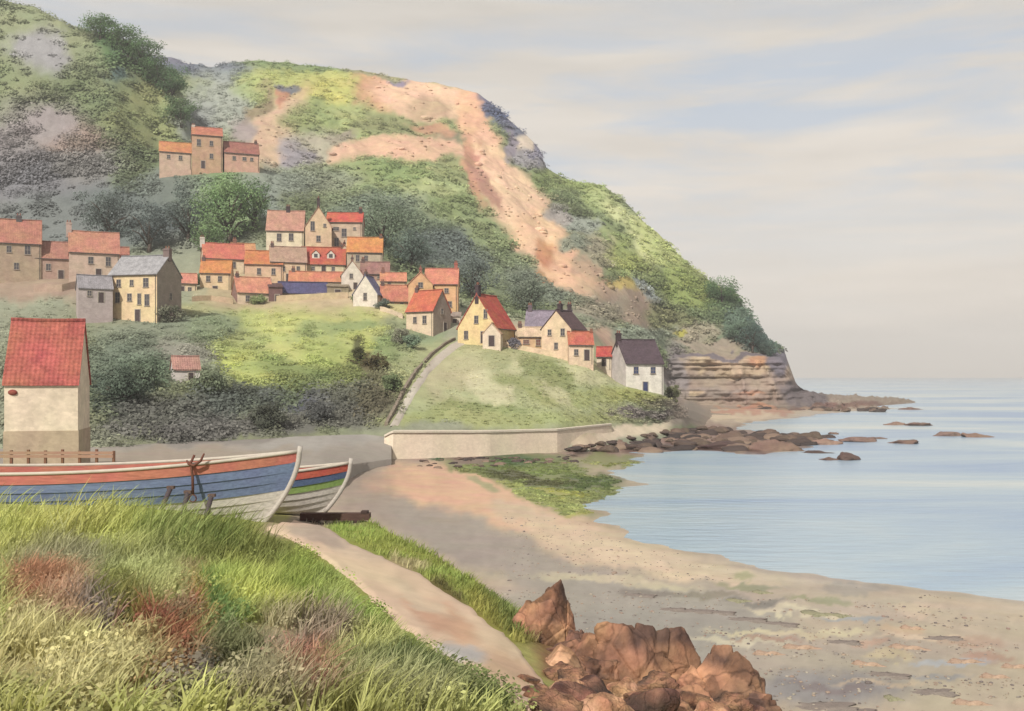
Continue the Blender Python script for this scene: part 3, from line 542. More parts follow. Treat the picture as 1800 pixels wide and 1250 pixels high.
scatter_hill('gorse', 12, 50, 2300, (1.0, 2.1), 90, .11,
  lambda x, y, c, r: (x < 740) & (x > 340) & (y > 548) & (y < 680) & (x+(y-600)*.5 < 745) & (fbm(x/26, y/16, 0, 3, 919) > -.05), .22, .75)
scatter_hill('knoll_grass', 10, 52, 20000, (.25, .6), 12, .30,
  lambda x, y, c, r: (x > 706+(750-y)*.75) & (x < 1200) & (y < 745), .3, .55)

def tree(name, px, py, D, h, w, col, label, cat='tree', trunk=True, seed=0, group=None, sheet=None, n=34):
    sh = sheet or hill
    z = sh.z(px, D); base = np.array([(px-900)*D/F, D, z-.2])
    root = empty(name, base, 0, label, cat, group)
    th = h*(.16 if trunk else .05)
    m = MB(); r0 = .035*h+.05
    m.tube([(0, 0, -.4), (.05*h*.3, 0, th*.6), (0, .02*h, h*.6)], [r0*1.3, r0, r0*.35], 7)
    for k in range(6):
        a = k*1.1+seed; m.tube([(0, 0, th*(.7+.1*k)), (math.cos(a)*w*.2, math.sin(a)*w*.2, th+h*.16+.05*k*h), (math.cos(a)*w*.38, math.sin(a)*w*.38, th+h*(.22+.06*k))], [r0*.5, r0*.35, r0*.12], 5)
    m.build('trunk', plain((96, 82, 70)), root, True)
    r = np.random.default_rng(seed+100)
    # clumps fill an uneven crown
    d = r.normal(size=(n, 3)); d /= np.linalg.norm(d, axis=1, keepdims=True); q = r.uniform(.35, 1, n)**.6
    cc = d*q[:, None]*np.array([w*.40, w*.40, (h-th)*.42])*(1+.25*r.normal(size=(n, 1))) + np.array([0, 0, th+(h-th)*.46])
    R = r.uniform(.13, .24, n)*w
    dd = r.normal(size=(n, 90, 3)); dd /= np.linalg.norm(dd, axis=2, keepdims=True)
    cen = cc[:, None]+dd*(R[:, None]*r.uniform(.5, 1.05, (n, 90)))[..., None]*np.array([1, 1, .8])
    cv = alb(col)[None, None]*1.35*(1+.3*r.uniform(-1, 1, (n, 1, 1)))*(1+.25*r.uniform(-1, 1, (n, 90, 1)))
    V, Fq, c = leaf_quads(cen.reshape(-1, 3), (dd+.6*r.normal(size=dd.shape)+np.array([-.1, -.4, .55])).reshape(-1, 3), (r.uniform(.03, .06, n*90)*(w**.5)*1.5), np.clip(cv.reshape(-1, 3), .003, .7))
    mesh_np('crown', V, Fq, M_LEAF, root, c, False)
    return root

# ------------------------------------------------------------------ houses
M_GLASS = material('window_glass', alb((84, 78, 84)), rough=.25, noise=(2, .3), bump=None, spec=.5)
WHITE = (222, 212, 196)
def house(px, py, D, w, d, wh, rise, yaw, wcol, rcol, label, win=(), chim=(), name='house', cat='house', dormers=(), glass=None, roofname='roof', foot=3.5, gcol=None, group=None, over=.22, plinth=None, lean=False, dz=0):
    """w: along the ridge, front face looks to local -y. win: (face, along, z, w, h, kind)"""
    # the given pixel is the middle of the visible front foot; the centre lies half the depth behind it
    if yaw == 0: yaw = ((px*37+py*11) % 15)-7
    y0 = math.radians(yaw)+math.atan((900-px)/F); base = P(px, py, D)
    off = {True: w/2, False: d/2}[abs(yaw) > 60]
    base[1] += off*.6; base[2] += dz
    root = empty(name, base, y0, label, cat, group)
    w *= 1.05; hw, hd = w/2, d/2
    if not chim and name == 'house' and 330 < px < 1050 and not lean: chim = [((-.86, .86)[(px+py) % 2], .75, .62, (112, 88, 84))]
    # walls with gables
    prof = [(-hd, -foot), (hd, -foot), (hd, wh), (0, wh+rise-.06), (-hd, wh)] if not lean else [(-hd, -foot), (hd, -foot), (hd, wh+rise-.06), (-hd, wh)]
    k = len(prof); V = [(-hw, y, z) for y, z in prof]+[(hw, y, z) for y, z in prof]
    Fs = [tuple(range(k))[::-1], tuple(range(k, 2*k))]+[(i, (i+1) % k, k+(i+1) % k, k+i) for i in range(k)]
    idx = [1, 1]+[0]*k
    mesh_py('wall', V, Fs, [wallm(wcol), wallm(gcol or wcol)], root, False, idx)  # second colour darkens some gables, painting their shade
    # roof: one closed shell, slightly sagging
    t = .16; o = over; sl = rise/hd if not lean else rise/(2*hd)
    cs = [(-hd-o, wh-o*sl), (-hd-o, wh-o*sl+t), (0, wh+rise+t), (hd+o, wh-o*sl+t), (hd+o, wh-o*sl), (0, wh+rise)] if not lean else \
         [(-hd-o, wh-o*sl), (-hd-o, wh-o*sl+t), (hd+o*.3, wh+rise+o*.3*sl+t), (hd+o*.3, wh+rise+o*.3*sl)]
    ns = 9; V = []; kk = len(cs); rs = random.Random(int(px*7+py))
    for i in range(ns):
        u = i/(ns-1); x = (-hw-o*.6)+(w+o*1.2)*u; sag = -.035*w*.5*(1-(2*u-1)**2)*.35+rs.uniform(-.03, .03)
        for y, z in cs: V.append((x, y, z+sag*(1 if z > wh+.1*rise else .4)))
    Fs = [tuple(range(kk)), tuple(range((ns-1)*kk, ns*kk))[::-1]]
    for i in range(ns-1):
        for j in range(kk): Fs.append((i*kk+j, (i+1)*kk+j, (i+1)*kk+(j+1) % kk, i*kk+(j+1) % kk))
    roof = mesh_py(roofname, V, Fs, roofm(rcol), root)
    if not lean:
        r_ = MB(); r_.tube([(-hw-o*.6, 0, wh+rise+t+.02), (0, 0, wh+rise+t-.03*w*.18), (hw+o*.6, 0, wh+rise+t+.02)], .12, 6); r_.build('ridge_tiles', roofm(tuple(int(v*.88) for v in rcol)), roof)
    if not lean and name == 'house':
        q = MB(); ye = -hd-o-.05; ze = wh-o*sl+.04; q.tube([(-hw, ye, ze), (hw, ye, ze-.03)], .065, 6); gt = q.build('gutter', plain((104, 94, 92)), root)
        q = MB(); q.tube([(hw-.25, ye, ze-.05), (hw-.25, -hd-.06, ze-.4), (hw-.25, -hd-.06, -.6)], .05, 6); q.build('drainpipe', plain((110, 100, 96)), gt)
    for (cx, ch, cw, cc) in chim:
        c = MB(); zb = wh+rise*.72; zt = wh+rise+ch
        c.box(cx*hw-cw/2, cx*hw+cw/2, -cw*.36, cw*.36, zb, zt); c.box(cx*hw-cw/2-.07, cx*hw+cw/2+.07, -cw*.36-.07, cw*.36+.07, zt-.32, zt-.14)
        co = c.build('chimney', wallm(cc), roof)
        for s in (-1, 1):
            q = MB(); q.tube([(cx*hw+s*cw*.24, 0, zt-.02), (cx*hw+s*cw*.24, 0, zt+.42)], [.13, .10], 8); q.build('chimney_pot', plain((150, 96, 74)), co)
    def onface(face, a, z, ww, hh, kind):
        # outward frames in local space
        if face == 'f': o_, ax, nn = (0, -hd), (1, 0), (0, -1)
        elif face == 'b': o_, ax, nn = (0, hd), (-1, 0), (0, 1)
        elif face == 'l': o_, ax, nn = (-hw, 0), (0, -1), (-1, 0)
        else: o_, ax, nn = (hw, 0), (0, 1), (1, 0)
        def pt(u, v, e): return (o_[0]+ax[0]*u+nn[0]*e, o_[1]+ax[1]*u+nn[1]*e, v)
        def bx(m, u0, u1, v0, v1, e0, e1):
            V = [pt(u, v, e) for e in (e0, e1) for (u, v) in ((u0, v0), (u1, v0), (u1, v1), (u0, v1))]
            m.add(V, [(0, 3, 2, 1), (4, 5, 6, 7), (0, 1, 5, 4), (1, 2, 6, 5), (2, 3, 7, 6), (3, 0, 4, 7)])
        if kind == 'door':
            m = MB(); bx(m, a-ww/2, a+ww/2, z-hh/2, z+hh/2, -.05, .04); dd = m.build('door', plain(glass or (90, 74, 74)), root)
            m = MB(); bx(m, a-ww/2-.1, a-ww/2, z-hh/2, z+hh/2+.1, -.05, .08); bx(m, a+ww/2, a+ww/2+.1, z-hh/2, z+hh/2+.1, -.05, .08); bx(m, a-ww/2, a+ww/2, z+hh/2, z+hh/2+.1, -.05, .08); m.build('door_frame', plain((196, 184, 168)), dd)
            m = MB(); bx(m, a+ww*.28, a+ww*.34, z-.05, z+.05, .03, .09); m.build('handle', plain((60, 55, 50)), dd)
        else:
            m = MB(); bx(m, a-ww/2, a+ww/2, z-hh/2, z+hh/2, -.05, .02); wd = m.build('window', M_GLASS if not glass else plain(glass, .4), root)
            m = MB(); f = .06
            bx(m, a-ww/2-f, a-ww/2, z-hh/2, z+hh/2, -.05, .07); bx(m, a+ww/2, a+ww/2+f, z-hh/2, z+hh/2, -.05, .07)
            bx(m, a-ww/2-f, a+ww/2+f, z+hh/2, z+hh/2+f, -.05, .07)
            bx(m, a-.02, a+.02, z-hh/2, z+hh/2, .0, .045); bx(m, a-ww/2, a-.021, z-.02, z+.02, .0, .04); bx(m, a+.021, a+ww/2, z-.02, z+.02, .0, .04)
            m.build('frame', plain((190, 178, 160)), wd)
            m = MB(); bx(m, a-ww/2-.12, a+ww/2+.12, z-hh/2-.12, z-hh/2, -.05, .14); m.build('sill', plain((176, 160, 144)), wd)
    for wdw in win: onface(*wdw)
    for (dx, dzz, dw) in dormers:            # little gabled dormers on the front slope
        q = MB(); yb = -hd*(1-dzz); zz = wh+rise*dzz; hh = 1.25
        V = [(dx-dw/2, yb-.25, zz-.35), (dx+dw/2, yb-.25, zz-.35), (dx+dw/2, yb-.25, zz+hh*.55), (dx, yb-.25, zz+hh*1.15), (dx-dw/2, yb-.25, zz+hh*.55)]
        V2 = [(x, yb+1.7, z) for x, y, z in V]; q.add(V+V2, [(0, 1, 2, 3, 4)]+[(i, (i+1) % 5, 5+(i+1) % 5, 5+i) for i in range(5)][::1]+[(9, 8, 7, 6, 5)])
        dm = q.build('dormer', wallm(WHITE), root)
        q = MB(); q.add([(dx-dw/2-.15, yb-.38, zz+hh*.5), (dx, yb-.38, zz+hh*1.2), (dx+dw/2+.15, yb-.38, zz+hh*.5), (dx+dw/2+.15, yb-.38, zz+hh*.5+.12), (dx, yb-.38, zz+hh*1.2+.14), (dx-dw/2-.15, yb-.38, zz+hh*.5+.12)]+
             [(dx-dw/2-.15, yb+1.7, zz+hh*.5), (dx, yb+1.7, zz+hh*1.2), (dx+dw/2+.15, yb+1.7, zz+hh*.5), (dx+dw/2+.15, yb+1.7, zz+hh*.5+.12), (dx, yb+1.7, zz+hh*1.2+.14), (dx-dw/2-.15, yb+1.7, zz+hh*.5+.12)],
             [(0, 1, 4, 5), (1, 2, 3, 4), (6, 11, 10, 7), (7, 10, 9, 8), (5, 4, 10, 11), (4, 3, 9, 10), (0, 6, 7, 1), (1, 7, 8, 2), (0, 5, 11, 6), (2, 8, 9, 3)])
        q.build('dormer_roof', roofm(rcol), dm)
        q = MB(); q.box(dx-dw*.24, dx+dw*.24, yb-.29, yb-.2, zz+.0, zz+.75); q.build('window', M_GLASS, dm)
    if plinth:
        q = MB(); hp, pc = plinth; q.box(-hw-.05, hw+.05, -hd-.05, hd+.05, -foot, hp); q.build('plinth', wallm(pc), root)
    return root
W = lambda f, a, z, w=.75, h=1.15: (f, a, z, w, h, 'w')
Dr = lambda f, a, w=.9, h=1.9: (f, a, h/2, w, h, 'door')
CR = (228, 206, 172); TAN = (206, 176, 144); PK = (200, 164, 140); RED = (206, 96, 66); COR = (222, 118, 88); ORG = (220, 134, 46); TER = (214, 136, 98); DK = (78, 62, 66); STN = (172, 156, 140)
# left, on the shoulder of the bank
house(14, 492, 180, 8.8, 6.5, 6.7, 4.4, 0, (180, 156, 130), (196, 124, 96), 'large tan house with brick pink roof at the left edge of the photo', [W('f', 2.4, 5.4, .9, 1.6), W('f', -.6, 5.4), W('f', .6, 2.4)], [(.2, .9, .9, (100, 92, 92))])
house(92, 494, 183, 6.6, 6, 4.1, 3.2, 0, (182, 150, 132), (188, 122, 100), 'low brownish house with dull pink roof, left of the tall chimney house', [W('f', -1.2, 2.4), Dr('f', .9)])
house(158, 492, 180, 8.0, 6, 4.9, 3.9, 0, (206, 178, 156), (206, 132, 102), 'pale pink house with a tall chimney on its left gable and salmon roof', [W('f', -.6, 3.4, .8, 1.2), W('f', 2.3, 3.3, .8, 1.6), Dr('f', .7)], [(-1, 1.6, .9, (190, 160, 148))])
house(203, 492, 186, 3.4, 5, 3.2, 3.0, 0, (200, 174, 152), (190, 112, 92), 'small cottage with dark pink roof tucked right of the tall chimney house', [W('f', 0, 2.1, .6, .8)])
house(160, 532, 158, 4.8, 4.2, 2.3, 2.0, 0, (184, 168, 164), (160, 154, 160), 'low lilac outhouse with grey roof at the left foot of the tall cream house', [W('f', -.9, 1.4, .6, .8), Dr('f', .8, .8, 1.6)], name='outhouse', cat='outhouse')
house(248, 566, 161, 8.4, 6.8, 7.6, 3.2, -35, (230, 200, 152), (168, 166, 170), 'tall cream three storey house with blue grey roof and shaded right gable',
      [W('f', -2.6, 6.2), W('f', -.2, 6.2, .6, .9), W('f', 2.4, 6.2, .9, 1.4), W('f', -2.8, 3.9, .8, 1.6), W('f', -.6, 3.9), W('f', 1.2, 3.6, .6, 1.7), W('f', 2.6, 3.4, .8, 1.8), Dr('f', .9), W('r', .3, 4.2, .7, 1.1)], [(.92, 1.2, 1.1, (130, 108, 104))], gcol=(160, 144, 132))  # gable colour darkened to paint its shaded side
house(324, 520, 189, 3.6, 3.6, 2.4, 1.8, 0, (222, 196, 160), (226, 144, 108), 'tiny cottage with peach roof just right of the tall cream house', [W('f', .6, 1.2, .6, .7), Dr('f', -.8, .8, 1.7)])
# left of the village centre
house(388, 492, 203, 7.8, 5.5, 4.3, 3.2, 0, CR, (222, 112, 84), 'cream house with coral red roof and white chimney at its left end', [W('f', -1.5, 3.0), W('f', 1.8, 3.0)], [(-1, 1.2, .9, (214, 204, 190))])
house(377, 521, 193, 5.4, 5, 4.5, 2.5, 0, (226, 196, 152), ORG, 'cream cottage with bright orange yellow roof in front of the coral roofed house', [W('f', -1.3, 3.3, .7, 1.1), W('f', .9, 3.3, .7, 1), Dr('f', 0)])
house(462, 508, 199, 7.0, 5.5, 4.9, 2.8, 0, (218, 182, 146), (214, 122, 52), 'tan house with orange roof left of the big cream house', [W('f', 1.9, 3.4, .7, 1.2), W('f', -.9, 3.4, .7, 1.2), Dr('f', 1)], [(.9, .6, .7, (190, 150, 120))])
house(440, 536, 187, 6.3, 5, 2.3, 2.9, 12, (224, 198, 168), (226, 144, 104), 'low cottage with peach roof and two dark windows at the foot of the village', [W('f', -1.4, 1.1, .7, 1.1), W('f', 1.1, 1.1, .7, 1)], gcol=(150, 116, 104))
house(481, 535, 188, 2.4, 3.2, 3.2, .9, 0, (124, 92, 88), (110, 78, 76), 'narrow dark maroon shed beside the low peach roofed cottage', [Dr('f', .3, .8, 1.8)], name='shed', cat='shed', lean=True)
# the big house on top
house(500, 436, 213, 7.4, 6, 3.7, 4.4, 0, (228, 212, 180), (204, 144, 118), 'left wing of the big hilltop house with white wall and dusty pink roof', [W('f', -1.2, 2.1, .9, 1.6), W('f', 1.3, 2.2, .9, 1.5)], [(.1, 1.1, .8, DK)])
house(557, 436, 209, 5.6, 5.4, 4.3, 4.1, 90, (222, 190, 150), (196, 136, 112), 'tall cream gable of the big hilltop house with a very tall dark chimney', [W('l', -1.2, 4.4, .8, 1.9), W('l', 1.3, 4.6, .5, .6), W('l', 0, 1.8, .8, 1.2)], [(-.8, 1.9, .8, DK)])
house(605, 436, 213, 7.2, 6, 5.4, 2.3, 0, (204, 178, 150), (216, 84, 54), 'right wing of the big hilltop house under a vivid red roof', [W('f', -1.7, 3.9, 1.2, .7), W('f', 0, 3.1, 1, 1.7), W('f', 2.2, 4, .5, .5), W('f', -1.6, 1.1, .9, 1.7)], [(.85, 1, .7, DK)])
house(503, 499, 200, 6.8, 5, 4.4, 3.1, 0, (226, 196, 156), (190, 150, 124), 'cream house with brownish roof directly below the white left wing', [W('f', 1.9, 2.9, .6, 1.1), W('f', -1, 2.9, .6, .9), Dr('f', 0)])
house(566, 483, 203, 8.4, 6, 2.1, 3.6, 0, (220, 204, 166), (202, 88, 56), 'long house with red roof and two white dormers below the cream gable', [W('f', -2, 1.1, .6, .8), W('f', 2, 1.1, .6, .8), Dr('f', .1, .8, 1.7)], dormers=[(-1.5, .38, 1.5), (1.5, .38, 1.5)])
house(556, 514, 197, 10.5, 4.6, 2.1, 2.0, 0, (202, 178, 120), (220, 132, 84), 'long low building with orange roof behind the indigo roofed shed', [W('f', -2.5, 1.1, .6, .8), W('f', 2.8, 1.2, .6, .9)])
house(530, 524, 192, 8.8, 3.6, 1.0, 2.0, 0, (196, 178, 140), (92, 88, 132), 'long low shed with dark indigo roof facing the green slope', [Dr('f', 3, .8, 1)], name='shed', cat='shed')
house(592, 524, 193, 3.9, 3.2, 2.2, .7, 0, (150, 136, 108), (158, 140, 112), 'small stone lean-to right of the indigo roofed shed', [Dr('f', 0, 1.1, 1.6)], name='outhouse', cat='outhouse', lean=True)
house(640, 474, 204, 6.8, 5.5, 3.5, 3.2, 0, (190, 172, 146), (222, 136, 42), 'stone house with bright orange roof right of the big house', [W('f', -1.4, 2.2, .7, 1.3), W('f', .3, 2.2, .7, 1.1)], [(.9, .5, .6, (120, 92, 86))])
house(658, 494, 199, 5.4, 4.6, 1.4, 2.4, 0, (176, 140, 124), (168, 118, 106), 'low house with mauve brown roof below the orange roofed stone house', [W('f', .8, .8, .6, .7)])
house(617, 513, 196, 5, 4.2, 3.2, 2.8, 90, (226, 214, 196), (196, 140, 112), 'narrow white gabled cottage between the dormer house and the mauve roofed house', [W('l', -.2, 3, .6, .9), Dr('l', .6, .7, 1.7)])
house(647, 543, 185, 5.2, 4.6, 2.7, 3.4, 74, (228, 216, 200), (122, 122, 164), 'white pointed gable cottage with shadow blue roof above the green slope', [W('l', 0, 2.2, .6, 1.3)], gcol=(230, 218, 200))  # roof blue paints the shadow on its slopes
house(690, 512, 195, 4.8, 4.2, 1.9, 1.7, 0, (222, 196, 160), (224, 138, 94), 'small house with light orange roof behind the terracotta cottage', [W('f', -.8, 1.2, .6, .8)], [(-.8, .8, .6, (140, 96, 88))])
house(694, 548, 187, 5.4, 4.6, 2.0, 3.0, 0, (206, 160, 128), (214, 128, 92), 'terracotta roofed cottage right of the white pointed gable', [W('f', -.8, 1.2, .6, .9), W('f', 1, 1.2, .6, .9)])
house(424, 476, 209, 4.6, 4.4, 3.2, 2.6, 0, (214, 184, 150), (224, 150, 92), 'small house with pale orange roof wedged behind the coral and orange roofs', [W('f', .4, 2, .6, .8)], [(-.7, .9, .7, (150, 100, 84))])
house(604, 478, 206, 3.6, 4, 3.0, 2.4, 90, (214, 190, 160), (196, 120, 92), 'narrow tan gable squeezed between the dormer house and the orange roofed stone house', [W('l', 0, 2.4, .6, .9)], [(0, .9, .6, DK)])
# right of the village centre
house(776, 566, 184, 5.8, 5.5, 7.0, 2.9, 0, (226, 178, 122), (222, 130, 96), 'tall ochre house with coral roof and a chimney on its right end', [W('f', 1, 5.7, .7, .8), W('f', 1.6, 3.2, .7, 1), Dr('f', .5)], [(.85, 1.2, .6, (176, 100, 80))])
house(738, 560, 181, 4.6, 4.4, 6.1, 2.2, 90, (224, 172, 120), (214, 140, 104), 'ochre gable with one round window attached to the tall ochre house', [W('l', 0, 6.0, .8, .9)], [(.1, 1.1, .7, (150, 92, 82))])
house(752, 586, 172, 5.6, 5.0, 3.9, 3.5, -38, (226, 200, 168), (218, 102, 56), 'cottage with orange red roof and shaded grey gable at the top of the lane', [W('f', 1.1, 2.3, .8, 1.3), W('f', -1, 2.3, .7, 1), W('r', 0, 3.8, .6, .9), Dr('r', .9)], gcol=(166, 150, 134))  # grey gable colour carries painted shade
house(797, 576, 178, 2.4, 2.6, 2.0, .8, 0, (212, 196, 178), (170, 150, 136), 'tiny whitewashed outhouse at the top of the lane', [Dr('f', .2, .7, 1.5)], name='outhouse', cat='outhouse', lean=True)
house(855, 604, 164, 6.5, 7.2, 2.6, 5.4, 62, (232, 204, 140), (206, 74, 46), 'steep yellow gabled cottage with red roof and dark chimney at the head of the lane', [W('l', 1.6, 4.8, .6, 1.4), W('l', -.1, 3.9, .7, 1.2), W('l', -2.0, 1.4, .7, 1.3), Dr('l', 1.2, .9, 1.9)], [(-.9, 1.6, .9, DK)], gcol=(232, 204, 140))
house(866, 609, 160, 2.6, 2.9, 2.0, 1.6, 82, (230, 208, 180), (214, 170, 126), 'small cream gabled porch in front of the steep yellow cottage', [Dr('l', 0, .9, 1.7)], name='porch', cat='porch', over=.12)
house(936, 612, 165, 4.6, 4, 1.9, 1.5, 0, (222, 178, 134), (226, 194, 152), 'low cottage with cream roof between the yellow gable and the slate roofed house', [W('f', -1.1, 1.0, .9, .6), W('f', .9, .9, .7, 1)], glass=(140, 92, 80))
house(966, 606, 170, 7.4, 5.5, 3.0, 2.8, 0, (224, 196, 160), (150, 136, 154), 'house with pale purple slate roof and a chimney at each end', [W('f', -1.4, 2, .6, .8)], [(-.85, 1.1, .7, (112, 96, 104)), (.9, 1.2, .7, DK)])
house(992, 628, 161, 5, 5.4, 4.6, 2.9, 62, (230, 200, 162), (104, 76, 80), 'cream gabled house with dark brown roof in front of the slate roofed house', [W('l', 1.2, 4, .7, 1.1), W('l', -1.2, 4, .6, .9), W('l', 0, 1.8, .6, 1)], [(-.5, 1.2, .8, DK)])
house(1020, 634, 158, 3.7, 3.6, 2.6, 1.9, 0, (226, 196, 164), (206, 104, 66), 'small cottage with red roof and dark doorway below the brown roofed house', [Dr('f', .9, .8, 1.7), W('f', -.8, 1.3, .6, .9)], [(.95, .2, .5, (150, 90, 70))])
house(1063, 644, 165, 2.3, 2.6, 1.7, 1.4, 0, (226, 206, 182), (208, 80, 56), 'tiny cottage with scarlet roof left of the whitewashed cottage', [Dr('f', 0, .7, 1.3)])
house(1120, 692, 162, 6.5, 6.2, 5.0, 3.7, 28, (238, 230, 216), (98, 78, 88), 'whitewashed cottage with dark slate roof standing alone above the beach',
      [W('f', -1.6, 3.8, .8, 1.1), W('f', 1.5, 3.8, .8, 1), Dr('f', .1, .85, 1.9)], [(-.93, 1.2, .8, DK)], gcol=(206, 196, 192), glass=(70, 82, 124))  # lilac gable colour is the wall's shade painted in
# above the village
house(304, 294, 249, 7.2, 6, 3.6, 2.9, 0, (206, 174, 148), (212, 132, 66), 'hillside house with orange roof, leftmost of the three below the ridge', [W('f', 1.2, 2.2, .8, 1), W('f', -1.6, 2.3, .7, .9)])
house(360, 298, 251, 7, 6, 8.4, 2.5, 0, (196, 156, 122), (202, 116, 82), 'tallest of the three hillside houses, brown walled with a rust red roof', [W('f', -2, 6.4, .9, 1.6), W('f', 1, 6.4, .8, 1.2), W('f', 1, 3.2, .8, 1.2), Dr('f', -1)], [(-.9, .5, .8, (210, 194, 176))])
house(420, 297, 254, 8.2, 6, 3.8, 3.2, 0, (208, 162, 136), (172, 104, 88), 'long low hillside house with maroon roof, rightmost of the three below the ridge', [W('f', -1.9, 2.4, .8, .9), W('f', .6, 2.4, .9, .8), W('f', 2.4, 2.4, .7, .8)])
# near the boats
house(68, 800, 64, 4.1, 4.6, 4.75, 3.85, -11, (232, 214, 184), (198, 92, 76), 'big barn with bright red roof and cream wall behind the boats', [], name='barn', cat='barn', plinth=(1.6, (190, 168, 138)), over=.16)
house(322, 672, 124, 3.0, 2.6, 1.7, 1.4, 8, (216, 206, 200), (192, 138, 120), 'little white hut with pink roof half hidden in the bushes', [Dr('f', .5, .6, 1.2)], name='hut', cat='hut')

# ------------------------------------------------------------------ trees and single bushes
tree('tree', 402, 460, 216, 17, 14, (128, 160, 100), 'broad bright green tree behind the coral roofed house', seed=1, n=46)
tree('tree', 446, 440, 222, 13, 10, (112, 142, 94), 'rounded green tree left of the big hilltop house', seed=2)
tree('tree', 330, 470, 218, 13, 12, (106, 120, 112), 'dark blue green tree left of the broad bright green tree', seed=3)
tree('tree', 262, 470, 214, 12, 11, (102, 114, 112), 'shadowy grey green tree above the tall cream house', seed=4)
tree('tree', 190, 440, 222, 12, 12, (108, 120, 114), 'dusky tree above the salmon roofed house', seed=5)
tree('tree', 672, 440, 222, 12, 12, (122, 140, 112), 'grey green tree just right of the vivid red roof', seed=6)
tree('tree', 722, 475, 216, 10, 10, (106, 124, 112), 'dark tree behind the light orange roof', seed=7)
tree('tree', 830, 525, 205, 10, 9, (120, 132, 124), 'grey green tree behind the steep yellow cottage', seed=8)
tree('tree', 930, 545, 210, 8, 10, (124, 136, 116), 'low spreading tree behind the slate roofed house', seed=9)
tree('tree', 250, 110, 287, 11, 12, (92, 124, 76), 'dark green tree on the skyline of the left hill', seed=10, n=40)
tree('tree', 216, 78, 287, 9, 12, (96, 130, 74), 'leafy tree at the crest of the left hill', seed=11, n=40)
tree('tree', 300, 168, 285, 10, 10, (86, 118, 78), 'dark tree on the right shoulder of the left hill', seed=12)
tree('tree', 176, 60, 288, 8, 11, (104, 136, 84), 'small rounded tree high on the skyline, left of the crest tree', seed=51)
tree('tree', 276, 128, 286, 10, 11, (88, 120, 72), 'dark tree between the skyline tree and the right shoulder of the left hill', seed=52)
tree('tree', 318, 205, 280, 9, 9, (96, 124, 80), 'green tree just above the three hillside houses', seed=53)
tree('tree', 368, 462, 212, 9, 9, (120, 150, 96), 'smaller green tree nestled left of the broad bright green tree', seed=54)
tree('tree', 1322, 615, 297, 10, 8, (92, 116, 108), 'dark tree with bare trunk at the edge of the sea cliff', seed=13)
tree('tree', 1300, 612, 300, 8, 8, (104, 128, 106), 'bushy tree just inland of the cliff edge tree', seed=14)
tree('tree', 1352, 622, 296, 5, 6, (98, 120, 110), 'small windblown tree nearest the cliff tip', seed=15)
tree('tree', 1268, 545, 316, 9, 12, (98, 130, 84), 'dark green tree on the slope above the sea cliff', seed=16)
for (x, D, h, w, c, l, s) in [(350, 195, 2.6, 3, (124, 146, 100), 'small green bush left of the bright orange yellow roof', 41), (628, 186, 2.4, 2.6, (140, 156, 112), 'small bush at the left foot of the white pointed gable cottage', 42), (672, 183, 2.6, 2.6, (118, 132, 120), 'round bush at the right foot of the white pointed gable cottage', 43), (905, 163, 2.2, 3, (124, 120, 130), 'dusky bush under the eave of the steep yellow cottage', 44), (300, 160, 3.4, 4.4, (138, 140, 116), 'grey green bush at the shaded foot of the tall cream house', 45), (455, 186, 2, 3.4, (146, 158, 104), 'low bush below the low peach roofed cottage', 46), (632, 147, 2.6, 2.2, (96, 98, 58), 'dark upright bush on the bright green slope', 21), (662, 140, 2.8, 3.4, (108, 98, 62), 'brown leaning bush on the bright green slope', 22),
    (706, 160, 3.2, 3.2, (150, 150, 126), 'grey bush below the orange red roofed cottage', 23), (725, 158, 2.6, 3.4, (128, 150, 122), 'blue green bush beside the lane top', 24), (690, 128, 3.2, 3.2, (120, 136, 92), 'olive bush left of the lane foot', 25),
    (215, 112, 4.6, 5.5, (100, 116, 98), 'large dark bush right of the barn', 26), (250, 118, 4, 5, (112, 128, 104), 'grey green bush left of the little white hut', 27), (370, 122, 3.2, 4.5, (124, 136, 106), 'soft green bush right of the little white hut', 28),
    (470, 112, 2.6, 5, (94, 98, 84), 'dark spreading bush above the slipway', 29), (560, 117, 2.4, 4.5, (106, 108, 106), 'bluish dark bush above the slipway', 30), (1180, 172, 3.0, 3.0, (134, 138, 96), 'scrubby bush right of the whitewashed cottage', 31)]:
    tree('bush', x, 0, D, h, w, c, l, 'bush', False, s, n=22)

